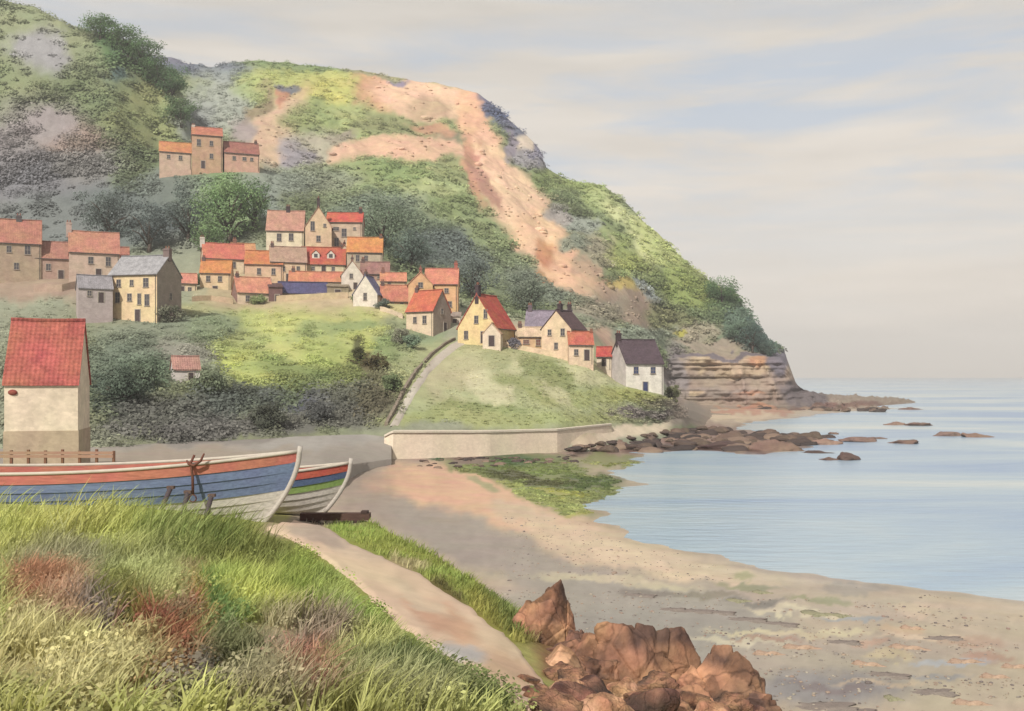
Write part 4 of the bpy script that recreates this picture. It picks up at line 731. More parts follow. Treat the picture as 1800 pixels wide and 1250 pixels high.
# ------------------------------------------------------------------ sea wall
def sea_wall():
    top = [(676, 764, 110.5), (690, 757, 110), (760, 757, 112.5), (860, 757, 117), (980, 754, 125), (1060, 746, 136), (1130, 739, 148), (1215, 732, 166)]
    root = empty('sea_wall', P(690, 800, 110), 0, 'pale sea wall running from the slipway to the reef below the green knoll', 'wall')
    loc = np.array(root.location)
    xs = np.linspace(676, 1075, 76); T = np.array([P(x, np.interp(x, [t[0] for t in top], [t[1] for t in top]), np.interp(x, [t[0] for t in top], [t[2] for t in top])) for x in xs])
    V = []; 
    for i, p in enumerate(T):
        zb = -.3; n = np.array([0, 1, 0]); w = .05*fbm(i/3., 0, 0, 2, 5)
        V += [p+[0, -1.0+w, 0]-[0, 0, p[2]-zb], p+[0, -.2+w, -.22], p+[0, 1.4, -.22], p+[0, 1.6, 0]-[0, 0, p[2]-zb]]
    V = np.array(V)-loc; n = len(T); Fs = [(i*4+j, (i+1)*4+j, (i+1)*4+j+1, i*4+j+1) for i in range(n-1) for j in range(3)]+[(0, 1, 2, 3), ((n-1)*4+3, (n-1)*4+2, (n-1)*4+1, (n-1)*4)]
    mesh_py('wall', V, Fs, material('seawall_render', alb((234, 214, 186), 1.4), noise=(.5, .10), bump=(4, .4, .05), kind='stone'), root)
    V = []
    for i, p in enumerate(T):
        w = .03*fbm(i/2., 3, 0, 2, 5); V += [p+[0, -.42, -.22+w], p+[0, -.42, .0+w], p+[0, 1.2, .0+w], p+[0, 1.2, -.22+w]]
    V = np.array(V)-loc; Fs = [(i*4+j, (i+1)*4+j, (i+1)*4+(j+1) % 4, i*4+(j+1) % 4) for i in range(n-1) for j in range(4)]+[(0, 1, 2, 3), ((n-1)*4+3, (n-1)*4+2, (n-1)*4+1, (n-1)*4)]
    mesh_py('coping', V, Fs, plain((226, 212, 190), k=1.4), root)
sea_wall()
def lane_wall():
    root = empty('lane_wall', hill.hit(690, 740, 100), 0, 'low dark stone wall edging the left side of the lane up the knoll', 'wall'); loc = np.array(root.location)
    pts = [hill.hit(np.interp(t, np.linspace(0, 1, 7), [p[0]-7 for p in lane_l]), np.interp(t, np.linspace(0, 1, 7), [p[1] for p in lane_l]), 100) for t in np.linspace(.02, 1, 46)]
    V = []
    for i, p in enumerate(pts):
        h = .38+.16*random.random(); V += [p+[-.3, 0, -.6], p+[-.17, 0, h], p+[.17, 0, h], p+[.3, 0, -.6]]
    n = len(pts); Fs = [(i*4+j, (i+1)*4+j, (i+1)*4+(j+1) % 4, i*4+(j+1) % 4) for i in range(n-1) for j in range(4)]+[(3, 2, 1, 0), ((n-1)*4, (n-1)*4+1, (n-1)*4+2, (n-1)*4+3)]
    mesh_py('stonework', np.array(V)-loc, Fs, material('dark_stone', alb((150, 134, 116)), noise=(1.5, .35), bump=(5, .6, .06), kind='stone'), root)
lane_wall()

# ------------------------------------------------------------------ rocks
def ico(n):
    import bmesh
    bm = bmesh.new(); bmesh.ops.create_icosphere(bm, subdivisions=n, radius=1); V = np.array([v.co[:] for v in bm.verts]); Fq = np.array([[v.index for v in f.verts] for f in bm.faces]); bm.free(); return V, Fq
ICO = {n: ico(n) for n in (2, 3, 4, 6)}
def rock_verts(sub, seed, size, cuts=16, rough=.10, cut2=0):
    V, Fq = ICO[sub]; r = np.random.default_rng(seed)
    n = r.normal(size=(cuts, 3)); n /= np.linalg.norm(n, axis=1, keepdims=True); d = r.uniform(.55, .95, cuts)
    c = V@n.T; rad = np.min(np.where(c > .05, d/np.maximum(c, .05), 9), axis=1); rad = np.minimum(rad, 1.25)
    if cut2:
        # smaller blocks: cell-wise steps
        p = V*3.1; cell = r.normal(size=(cut2, 3)); cell /= np.linalg.norm(cell, axis=1, keepdims=True)
        dd = V@cell.T; k = np.argsort(-dd, axis=1); a = dd[np.arange(len(V)), k[:, 0]]; b = dd[np.arange(len(V)), k[:, 1]]
        st = r.uniform(-.09, .09, cut2)[k[:, 0]]; gap = -.09*np.exp(-((a-b)/.018)**2)
        rad = rad*(1+st+gap)
    s = V*rad[:, None]
    s = s*(1+rough*fbm(s[:, 0]*2+seed, s[:, 1]*2, s[:, 2]*2, 5, seed))[:, None]
    return s*np.array(size), Fq
M_RUST = material('rust_rock', attr=True, rough=.85, noise=(3.5, .32), bump=(14, .8, .03), kind='rock', spec=.25)
M_REEF = material('reef_rock', attr=True, rough=.75, noise=(1.2, .25), bump=(5, .7, .08), spec=.3)
def rock(name, c, size, col, label, seed, sub=6, rz=0, mat=None, col2=None, group=None, cuts=16, cut2=26, cat='rock'):
    V, Fq = rock_verts(sub, seed, size, cuts, .16, cut2)
    n = fbm(V[:, 0]*1.3/size[0], V[:, 1]*1.3/size[0], V[:, 2]*2/size[2], 4, seed+3)
    t = np.clip(.5+n*1.6, 0, 1)[:, None]; cc = alb(col)*(1-t)+alb(col2 or col)*t
    o = mesh_np(name, V, Fq, mat or M_RUST, cols=cc, smooth=(sub < 5)); o.location = tuple(map(float, c)); o.rotation_euler = (0, 0, rz)
    if sub >= 4:
        ce = np.random.default_rng(seed+9).normal(size=(30, 3)); ce /= np.linalg.norm(ce, axis=1, keepdims=True)
        k = np.argmax((V/np.linalg.norm(V, axis=1, keepdims=True))@ce.T, axis=1); tone = np.random.default_rng(seed+5).uniform(.66, 1.75, 30)[k]  # random facet tones imitate sunlit planes in the rock colour
        a = o.data.color_attributes['Col']; cc4 = np.ones((len(V), 4), np.float32); cc4[:, :3] = np.clip(cc*tone[:, None], 0, .8); a.data.foreach_set('color', cc4.ravel())
    if sub >= 5: o.data.polygons.foreach_set('use_smooth', [True]*len(o.data.polygons))
    return tag(o, label, cat, group)
def rk(px, py, D): return P(px, py, D)
R1, R2, R3 = (172, 122, 86), (92, 68, 58), (208, 162, 122)
G = 'brown rocks below the path'
rock('rock', rk(972, 1120, 15.6), (.56, .48, .80), R1, 'upright rust brown rock at the end of the grassy verge', 21, col2=R2)
rock('rock', rk(1012, 1170, 15.0), (.50, .42, .58), R2, 'dark brown rock between the upright rock and the tall peaked rock', 2, col2=R1)
rock('rock', rk(1125, 1205, 14.3), (.72, .55, .92), R1, 'tall peaked rust brown rock, largest of the foreground rocks', 33, col2=R2, cuts=11)
rock('rock', rk(1052, 1210, 14.0), (.52, .5, .50), (180, 126, 88), 'orange brown slab leaning on the left of the peaked rock', 4, col2=R2)
rock('rock', rk(1252, 1240, 13.8), (.56, .5, .66), R1, 'rounded rusty rock right of the peaked rock', 5, col2=R2)
rock('rock', rk(1330, 1262, 13.4), (.40, .4, .44), R2, 'lowest dark rock at the right end of the foreground rocks', 6, col2=R1)
rock('rock', rk(962, 1205, 13.0), (.40, .38, .42), R3, 'tan rock half buried at the bottom of the path', 7, col2=R1)
rock('rock', rk(1075, 1270, 12.6), (.66, .45, .44), (196, 150, 112), 'broad pale brown rock at the bottom edge of the photo', 8, col2=R2)
rock('rock', rk(1190, 1275, 12.8), (.50, .4, .46), R2, 'dark reddish rock at the bottom edge under the rounded rusty rock', 9, col2=R1)
rock('rock', rk(975, 1262, 11.8), (.42, .36, .30), (204, 160, 122), 'flat tan rock at the bottom edge beside the path', 12, col2=R1)
rock('rock', rk(1185, 1185, 14.9), (.36, .34, .50), R2, 'dark rock wedged behind the right side of the peaked rock', 13, col2=R1)
rock('rock', rk(1010, 1150, 15.3), (.34, .34, .42), (130, 90, 70), 'blocky brown rock filling the notch left of the peaked rock', 14, col2=R2)
rock('rock', rk(936, 1178, 14.6), (.14, .14, .16), (124, 116, 120), 'small blue grey stone at the corner of the path', 10, sub=4, cut2=0)
rock('rock', rk(992, 1066, 16.8), (.13, .13, .14), (130, 104, 92), 'small round stone behind the upright rust brown rock', 11, sub=4, cut2=0)
psrc = []
for k, (a, c) in enumerate([(R1, R2), (R2, R1), (R3, R1), ((150, 100, 76), R2)]):
    psrc.append(rock('rock', (0, 0, -50), (1, .9, .75), a, 'rough brown rock packed low among the big foreground rocks', 50+k, sub=4, col2=c, group='small rocks packed between the big foreground rocks'))
rp = random.Random(3)
spots = [(985, 1195, .24), (1015, 1215, .26), (1000, 1235, .28), (1040, 1245, .30), (1130, 1248, .30), (1160, 1225, .26), (1095, 1235, .28), (1020, 1262, .3), (950, 1240, .2), (985, 1290, .3), (1060, 1300, .34), (1130, 1295, .34), (1215, 1245, .26), (1290, 1262, .26), (1250, 1290, .3), (1345, 1285, .24), (1185, 1300, .3), (925, 1205, .13), (1300, 1235, .22), (935, 1225, .12), (1010, 1150, .2), (1055, 1180, .2)]
for i, (px, py, r) in enumerate(spots):
    o = psrc[i % 4] if i < 4 else psrc[i % 4].copy()
    if i >= 4: C.objects.link(o)
    q = bank.hit(px, min(py, 1280)); o.location = (q[0], q[1], q[2]+r*.25); o.scale = (r, r, r*rp.uniform(.8, 1.2)); o.rotation_euler = (0, 0, rp.uniform(0, 6.28))
# reef
reef_src = []
for k in range(6):
    V, Fq = rock_verts(3, 40+k, (1, .8, .42), 12, .22)
    me_c = np.array([(92, 72, 64), (118, 94, 80), (70, 57, 54), (146, 120, 100), (82, 66, 62), (104, 84, 70)][k])
    o = mesh_np('reef_rock', V, Fq, M_REEF, cols=np.tile(alb(me_c), (len(V), 1)), smooth=True); reef_src.append(o); tag(o, 'low brown weed darkened rock lying among the others of the shore reef', 'rock', 'brown rocks of the shore reef')
used = set()
def put_reef(k, x, y, z, s, rz, sz=1.0):
    src = reef_src[k]
    if k not in used: o = src; used.add(k)
    else: o = src.copy(); C.objects.link(o)
    o.location = (x, y, z); o.scale = (s, s, s*sz); o.rotation_euler = (0, 0, rz); return o
rr = random.Random(5)
spine = [(985, 772, 135), (1040, 782, 134), (1100, 778, 142), (1160, 782, 138), (1220, 780, 142), (1270, 782, 140), (1320, 780, 143), (1370, 778, 146), (1400, 776, 150), (1180, 768, 158), (1250, 764, 166), (1330, 768, 160), (1060, 768, 146), (1425, 776, 152), (1300, 772, 150), (1380, 770, 158)]
for i in range(190):
    a = spine[rr.randrange(len(spine))]; px = a[0]+rr.uniform(-34, 34); D = a[2]+rr.uniform(-9, 9); 
    zz = beach.z(px, D); s = rr.uniform(.7, 2.3); put_reef(rr.randrange(6), (px-900)*D/F, D, max(zz, -.05)+.05, s, rr.uniform(-.5, .5), rr.uniform(.7, 1.15))
for i in range(40):          # foot of the cliff and the spit
    px = rr.uniform(1180, 1555); D = rr.uniform(272, 290); s = rr.uniform(1, 2.6)*(1 if px < 1450 else .8)
    put_reef(rr.randrange(6), (px-900)*D/F, D, .3, s, rr.uniform(-.4, .4), 1.1)
for i in range(34):          # dark ledge under the cottage
    px = rr.uniform(1000, 1240); D = np.interp(px, [1000, 1240], [121, 168])+rr.uniform(-3, 0); put_reef(rr.randrange(6), (px-900)*D/F, D, 1.0+beach.z(px, D)*.3, rr.uniform(.5, 1.2), rr.uniform(-.5, .5), .8)
for i in range(60):          # dark stones along the upper shore, below the sea wall
    px = rr.uniform(735, 1010); D = np.interp(px, [735, 1010], [104, 116])+rr.uniform(-6, 4); put_reef(rr.randrange(6), (px-900)*D/F, D, beach.z(px, D), rr.uniform(.25, .7), rr.uniform(-.5, .5), .9)
# rocks standing off shore, each on its own
def skerry(px, py, w, h, seed, label, col=(128, 98, 86)):
    D = H*F/(py-HZ); s = D/F
    V, Fq = rock_verts(4, seed, (w*s/2, w*s*.22+.6, max(h*s*.75, .3)), 14, .35); 
    V[:, 2] *= 1+.5*fbm(V[:, 0]*.9, V[:, 1]*.9, 0, 3, seed)
    o = mesh_np('rock', V, Fq, M_REEF, cols=np.tile(alb(col), (len(V), 1))); o.location = ((px-900)*s, D, -.05); tag(o, label, 'rock')
skerry(1605, 720, 42, 7, 60, 'farthest small flat rock off the tip of the spit')
skerry(1575, 747, 40, 7, 61, 'flat rock, left one of the pair beyond the reef end', (150, 118, 100))
skerry(1612, 748, 52, 10, 62, 'humped rock, right one of the pair beyond the reef end')
skerry(1668, 766, 70, 16, 63, 'largest sea rock, far out to the right of the reef', (140, 112, 100))
skerry(1715, 768, 66, 11, 64, 'long thin rock at the right end of the largest sea rock', (146, 116, 98))
skerry(1585, 779, 64, 11, 65, 'brown rock out in the water below the humped rock')
skerry(1515, 776, 66, 12, 66, 'rounded rock just off the right end of the reef', (140, 110, 98))
skerry(1452, 781, 60, 11, 67, 'low tan rock joined to the right end of the reef', (164, 130, 112))
skerry(1545, 771, 32, 6, 68, 'small rock behind the rounded rock off the reef end')
skerry(1465, 763, 24, 6, 69, 'little dark rock behind the low tan rock')
skerry(1440, 796, 54, 8, 70, 'dark thin rock just in front of the reef end', (92, 70, 64))
skerry(1490, 808, 50, 15, 71, 'dark humped rock nearest the camera off the reef', (104, 80, 72))
skerry(1455, 808, 36, 7, 72, 'small flat rock left of the dark humped rock', (118, 88, 78))
skerry(1365, 792, 110, 22, 73, 'broad blunt rock at the seaward end of the reef', (140, 110, 94))
skerry(1280, 788, 120, 18, 74, 'long dark rock along the front of the reef', (92, 68, 64))
# seaweed on the shore: low hummocks of green weed
def weed():
    n = 2600; px = rng.uniform(740, 1135, n); py = rng.uniform(798, 888, n)
    D = H*F/(py-HZ)*.9; Z = np.array([beach.z(a, b) for a, b in zip(px, D)]); q = HZ+(H-Z)*F/D
    c = cover(BEACH, px, q, 1, 13); g = (c[:, 1] > c[:, 0]*1.02) & (Z > -.05); 
    P0 = np.stack([(px-900)*D/F, D, Z-.05], 1)[g]
    V, Fq, cc = clump_cloud(P0, rng.uniform(.25, .7, len(P0)), c[g], 20, .30, .22)
    tag(mesh_np('seaweed', V, Fq, M_LEAF, cols=cc, smooth=False), kind='stuff')
weed()
# slabs bared on the wet beach
sl = []
for k, (c, l) in enumerate([((150, 136, 126), 'flat grey rock slab lying on the wet sand of the bay'), ((190, 158, 132), 'flat reddish rock slab lying on the wet sand of the bay'), ((156, 152, 118), 'flat weed green rock slab lying on the wet sand of the bay')]):
    V, Fq = rock_verts(4, 80+k, (1, .62, .15), 7, .3); ang = np.arctan2(V[:, 1], V[:, 0]); V[:, :2] *= (1+.75*fbm(np.cos(ang)*2.2, np.sin(ang)*2.2, k, 4, 5))[:, None]; V[:, 2] *= 1+.8*fbm(V[:, 0]*3, V[:, 1]*3, 0, 3, 6); sl.append(tag(mesh_np('rock_slab', V, Fq, M_REEF, cols=np.tile(alb(c), (len(V), 1))), l, 'rock slab', 'slabs on the wet sand'))
first = set()
for (px, py, w, k) in [(1215, 1048, 60, 0), (1260, 1050, 50, 0), (1180, 1045, 40, 0), (1310, 1062, 60, 0), (1370, 1068, 50, 0), (1300, 1028, 50, 2), (1440, 1050, 70, 2), (1480, 1052, 40, 2), (1340, 1012, 40, 2), (1400, 1112, 60, 1), (1345, 1124, 50, 1), (1590, 1108, 60, 1), (1520, 1140, 50, 1), (1690, 1132, 60, 1), (1745, 1160, 50, 1), (1560, 1160, 60, 0), (1640, 1188, 60, 0), (1450, 1215, 90, 0), (1500, 1222, 70, 0), (1700, 1205, 60, 1), (1600, 1072, 40, 1), (1660, 1090, 50, 0), (1250, 1150, 26, 0), (1780, 1140, 50, 1), (1480, 1100, 50, 0), (1120, 1022, 50, 0), (1570, 1200, 40, 2), (1740, 1230, 60, 2)]:
    D = 8.9*F/(py-HZ); s = w*D/F/2; o = sl[k] if k not in first else sl[k].copy()
    if k in first: C.objects.link(o)
    first.add(k); o.location = ((px-900)*D/F, D, beach.z(px, D)-.03); o.scale = (s*1.15, s, .7); o.rotation_euler = (0, 0, rr.uniform(-.25, .25))

# ------------------------------------------------------------------ boats
def boat(name, bow, L, B, Hb, Hm, rake, bands, label, cat, yaw=0, ns=8, gcol=(214, 202, 184), keel_drop=0):
    """bow: world point of the stem head's foot; hull runs to local -x from there"""
    root = empty(name, bow, yaw, label, cat)
    NS = 44; K = ns
    def sect(t, u):          # t 0 stern..1 bow, u 0 keel..1 sheer
        sheer = Hm+(Hb-Hm)*max(0, (t-.25)/.75)**2.1+.12*max(0, (.25-t)/.25)**2
        kz = .12*max(0, t-.75)/.25 if t > .75 else 0
        bt = B/2*(1-max(0, (t-.38)/.62)**2.6)*(.82+.18*min(1, t/.35))
        y = bt*(1-(1-u)**(2.2-.9*t))**.72 if u > 0 else 0
        z = kz+(sheer-kz)*(u**(1.35-.35*t))
        x = -L+L*t - rake*((1-u)**1.7)*max(0, (t-.6)/.4)**1.5
        return x, y, z
    mats = [plain(b, .65, 'wood', (2.2, .3), (10, .5, .015)) for b in bands]
    for side in (1, -1): pass
    V = []; Fs = []; idx = []
    for side in (-1, 1):
        for k in range(K):
            u0, u1 = k/K, (k+1)/K; b0 = len(V)
            for i in range(NS+1):
                t = i/NS; x0, y0, z0 = sect(t, u0); x1, y1, z1 = sect(t, u1)
                lap = .028*(1-max(0, (t-.9)/.1)); 
                V += [(x0, side*(y0+lap), z0-.012), (x1, side*(y1+.004), z1), (x1, side*(max(y1-.035, 0)), z1), (x0, side*(max(y0-.01, 0)), z0)]
            for i in range(NS):
                a = b0+i*4; b = a+4
                for q in ((0, 1), (1, 2), (2, 3), (3, 0)):
                    f = (a+q[0], b+q[0], b+q[1], a+q[1]); Fs.append(f if side < 0 else f[::-1]); idx.append(k)
            for a in (b0, b0+NS*4): Fs.append((a, a+1, a+2, a+3)); idx.append(k)
    hull = mesh_py('hull', V, Fs, mats, root, False, idx)
    g = MB()
    for side in (-1, 1):
        pts = [sect(i/30, 1) for i in range(31)]; g.tube([(x, side*y, z+.03) for x, y, z in pts], .045, 6)
    g.build('gunwale', plain(gcol, .6), root, True)
    s = MB(); st = [sect(1, u) for u in np.linspace(0, 1, 14)]; s.tube([(x+.03, 0, z-.02) for x, y, z in st]+[(st[-1][0]+.06, 0, st[-1][2]+.16)], [.07]*15, 6)
    s.build('stem_post', plain((206, 196, 184), .7, 'wood'), root, True)
    kl = MB(); kl.box(-L, -rake*.98, -.05, .05, -.13, .03); kl.build('keel', plain((150, 140, 130), .7), root)
    t_ = MB(); x0, y0, z0 = sect(0, 1); t_.add([(x0-.02, y, z) for (y, z) in [(sect(0, u)[1], sect(0, u)[2]) for u in np.linspace(0, 1, 8)]]+[(x0-.02, -y, z) for (y, z) in [(sect(0, u)[1], sect(0, u)[2]) for u in np.linspace(1, 0, 8)]], [tuple(range(16))]); t_.build('transom', mats[-1], root)
    for t in (.22, .45, .66):
        x, y, z = sect(t, .8); q = MB(); q.box(x-.13, x+.13, -y+.02, y-.02, z-.04, z); q.build('thwart', plain((150, 120, 92), .7, 'wood'), root)
    return root, sect
RD, BU, WT = (204, 98, 70), (122, 142, 180), (232, 224, 212)
bz = 10-(934-HZ)*25.3/F
b1, sect1 = boat('fishing_boat', P(524, 934, 25.3)+np.array([0, 0.0, 0]), 10.8, 2.5, 2.0, 1.50, 1.0, [WT, WT, WT, WT, BU, BU, BU, (206, 120, 96)], 'long clinker fishing boat with red top strake, blue planks and white bottom', 'boat', math.radians(-3), 8)
b2, sect2 = boat('rowing_boat', P(614, 906, 29.0), 5.2, 1.9, 1.50, 1.2, .75, [WT, WT, WT, WT, (150, 184, 90), (92, 112, 150), (204, 92, 66)], 'small boat with red, blue and green strakes and white bottom behind the long boat', 'boat', math.radians(-2), 7)
def mooring():
    # rusty anchor slung over the gunwale of the long boat
    t = .782; x, y, z = sect1(t, 1); p = Vector((x, -y-.12, z)); M = b1.matrix_basis
    root = empty('anchor', M@p, b1.rotation_euler.z, 'rusty brown anchor hung over the side of the long fishing boat', 'anchor')
    m = MB(); m.tube([(0, 0, -.72), (.0, -.02, -.3), (-.05, 0, .08), (.03, .02, .26)], [.035, .035, .035, .03], 7); m.build('shank', plain((120, 72, 56), .7), root, True)
    m = MB(); m.tube([(-.16, 0, .13), (-.1, -.03, .05), (.03, -.03, .0), (.2, -.02, .12), (.28, 0, .3)], [.02, .035, .04, .035, .02], 7); m.build('fluke', plain((124, 74, 56), .7), root, True)
    m = MB(); pts = [(.0+.09*math.cos(a), -.02, -.80+.09*math.sin(a)) for a in np.linspace(0, 2*math.pi, 13)]; m.tube(pts, .018, 6); m.build('ring', plain((110, 70, 56), .7), root, True)
mooring()
for i, (a, b, l) in enumerate([((262, 945), (300, 858), 'leaning timber prop under the long boat, nearest the barn'), ((312, 945), (330, 866), 'leaning timber prop under the middle of the long boat'), ((350, 950), (372, 872), 'dark timber prop under the long boat, nearest its bow')]):
    pa = P(a[0], a[1], 23.6); pb = P(b[0], b[1], 24.0); root = empty('boat_prop', pa, 0, l, 'prop', 'timber props holding up the long boat'); q = MB(); d = pb-pa
    q.tube([(0, 0, -.3), tuple(d*.5), tuple(d)], [.07, .06, .06], 7); q.build('post', plain((92, 80, 84), .8, 'wood'), root, True)
    q = MB(); q.box(d[0]-.085, d[0]+.085, d[1]-.05, d[1]+.08, d[2]-.02, d[2]+.05); q.build('pad', plain((112, 90, 80), .8), root)
def baulk():
    a = P(530, 907, 27.2); b = P(650, 912, 27.0); root = empty('timber_baulk', (a+b)/2+np.array([0, 0, -.05]), 0, 'dark weathered timber baulk lying right of the small boat', 'timber')
    q = MB(); L = (b-a)[0]/2; q.box(-L, L, -.13, .13, -.02, .17); q.build('beam', plain((98, 70, 62), .8, 'wood', (2.5, .3), (12, .6, .03)), root)
    for s in (-.55, .65): q = MB(); q.box(L*s-.07, L*s+.07, -.2, .2, -.22, -.021); q.build('chock', plain((84, 64, 58), .8), root)
    q = MB(); q.box(L-.24, L-.06, -.14, .14, .171, .23); q.build('cleat', plain((80, 60, 56), .8), root)
baulk()
def fence():
    a, b = P(-40, 806, 52), P(200, 812, 52); root = empty('fence', a, 0, 'low brown board fence between the barn and the long boat', 'fence'); L = (b-a)[0]
    for k in range(9): q = MB(); x = L*k/8; q.box(x-.06, x+.06, -.06, .06, -.6, .44+.05*math.sin(k*3)); q.build('post', plain((140, 96, 70), .85), root)
    for k, z in enumerate((.04, .22)): q = MB(); q.box(0, L, -.095, -.061, z, z+.15); q.build('rail', plain((184, 144, 116), .85, 'wood'), root)
fence()
def buoy():
    root = empty('buoy', P(22, 690, 62.75), 0, 'small dark red float hung under the eave of the barn', 'float'); V, Fq = ICO[3]
    mesh_np('ball', V*np.array([.30, .16, .19]), Fq, plain((160, 72, 60)), root); q = MB(); q.tube([(0, 0, .25), (0, .1, .5)], .02, 5); q.build('cord', plain((90, 70, 60)), root)
buoy()

# ------------------------------------------------------------------ foreground grass
bx = bank.verts(); bpy_ = bank.py()
path_poly = pl+pr[::-1]
def inside(poly, x, y):
    r = np.zeros(x.shape, bool)
    for i in range(len(poly)):
        (x1, y1), (x2, y2) = poly[i], poly[(i+1) % len(poly)]
        r ^= ((y1 > y) != (y2 > y)) & (x < (x2-x1)*(y-y1)/((y2-y1)+1e-9)+x1)
    return r
def blades(name, n, hr, wr, rows, keep, lean=.35, var=.25, seg=3, drift=.25):
    ri = rng.integers(rows[0], rows[1], n); ci = rng.integers(0, len(fpx)-2, n); fr = rng.random((2, n, 1))
    Q = bx[ri, ci]*(1-fr[0])+bx[ri, ci+1]*fr[0]; Q2 = bx[ri+1, ci]*(1-fr[0])+bx[ri+1, ci+1]*fr[0]; Q = Q*(1-fr[1])+Q2*fr[1]
    px = 900+Q[:, 0]*F/Q[:, 1]; py = HZ+(H-Q[:, 2])*F/Q[:, 1]
    k = keep(px, py, Q); Q, px, py = Q[k], px[k], py[k]; n = len(Q)
    col = cover(GROUND, px, py, 1, 23)
    cl = fbm(Q[:, 0]*1.1, Q[:, 1]*1.1, 0, 3, 301)
    h = rng.uniform(hr[0], hr[1], n)*(1+.7*cl); w = rng.uniform(wr[0], wr[1], n)
    edge = np.interp(py, [q for p, q in pl], [p for p, q in pl])-px
    if 'verge' not in name: h = h*np.where(py > 930, np.clip(.22+edge/110, .22, 1), 1)
    a = rng.uniform(0, 2*math.pi, n); side = np.stack([np.cos(a), np.sin(a), 0*a], 1)*w[:, None]
    ln = np.stack([rng.normal(size=n)*lean+drift, rng.normal(size=n)*lean, 0*a], 1)*h[:, None]
    V = []; 
    for j in range(seg+1):
        t = j/seg; c = Q+np.array([0, 0, 1])*(h*t*(1-.12*t))[:, None]+ln*(t**1.8); ww = (1-t)**.7 if j < seg else .04
        V += [c-side*ww, c+side*ww]
    V = np.stack(V, 1).reshape(-1, 3); m = 2*(seg+1); b = np.arange(n)[:, None]*m
    Fq = np.concatenate([np.stack([b[:, 0]+2*j, b[:, 0]+2*j+1, b[:, 0]+2*j+3, b[:, 0]+2*j+2], 1) for j in range(seg)])
    bri = (1+var*rng.uniform(-1, 1, (n, 1)))*(1+.4*fbm(Q[:, 0]*2.2, Q[:, 1]*2.2, 0, 3, 311))[:, None]
    cc = np.clip(col*bri*1.5, .004, .8); cc = np.repeat(cc[:, None], m, 1).reshape(-1, 3)
    return tag(mesh_np(name, V, Fq, M_GRASS, cols=cc), kind='stuff')
def k_left(x, y, Q):
    ok = ~inside([(p-8, q) for p, q in pl]+[(1010, 1340), (1600, 1400), (1600, 600), (470, 600)], x, y+0*x)
    ok &= ~((y > 960) & (x < 620) & (fbm(x/45, y/26, 0, 3, 611) < -.17-np.clip((1110-y)/240, 0, .6)))
    return ok & (x > -140) & (Q[:, 1] < 24.3) & (Q[:, 1] > 4.2) & (x < 1010) & ~inside(path_poly, x, y)
def k_right(x, y, Q):
    rr_ = np.interp(y, [q for p, q in pr], [p for p, q in pr])
    return (x > rr_+4) & (y > 912) & (x < 960) & (y < 1130) & (Q[:, 1] < 29)
blades('long_grass', 120000, (.10, .34), (.006, .014), (12, 96), k_left)
blades('tall_grass', 22000, (.35, .70), (.010, .020), (40, 96), lambda x, y, Q: k_left(x, y, Q) & (x < 480) & (Q[:, 1] > 15) & (fbm(Q[:, 0]*.9, Q[:, 1]*.5, 0, 2, 77) > -.12), .3, drift=.4)
blades('tussock_grass', 9000, (.55, .95), (.012, .024), (60, 96), lambda x, y, Q: k_left(x, y, Q) & (x < 440) & (Q[:, 1] > 18) & (fbm(Q[:, 0]*1.5, Q[:, 1]*.6, 0, 2, 79) > .10), .3, drift=.45)
blades('verge_grass', 60000, (.06, .20), (.008, .018), (40, 136), k_right)
def broadleaf():
    n = 5200; ri = rng.integers(12, 92, n); ci = rng.integers(2, len(fpx)-3, n); Q = bx[ri, ci]; px = 900+Q[:, 0]*F/Q[:, 1]; py = HZ+(H-Q[:, 2])*F/Q[:, 1]
    k = k_left(px, py, Q) & (fbm(Q[:, 0]*.8, Q[:, 1]*.8, 0, 3, 401) > .02); Q, px, py = Q[k], px[k], py[k]
    c = cover(GROUND, px, py, 1, 23); V, Fq, cc = clump_cloud(Q+np.array([0, 0, .02]), rng.uniform(.10, .24, len(Q)), c, 64, .10, 1.0, .9, .35)
    tag(mesh_np('broad_leaved_weeds', V, Fq, M_GRASS, cols=cc, smooth=False), kind='stuff')
broadleaf()

# ------------------------------------------------------------------ haze
def haze():
    q = MB(); q.box(-3050, 3050, -250, 4650, -4, 175)
    m = bpy.data.materials.new('haze'); m.use_nodes = True; nt = m.node_tree; nt.nodes.clear()
    v = nt.nodes.new('ShaderNodeVolumePrincipled'); v.inputs['Density'].default_value = .00036; v.inputs['Color'].default_value = (.985, .985, .99, 1); v.inputs['Anisotropy'].default_value = .1
    o = nt.nodes.new('ShaderNodeOutputMaterial'); nt.links.new(v.outputs[0], o.inputs['Volume'])
    tag(q.build('haze', m), kind='stuff')
haze()

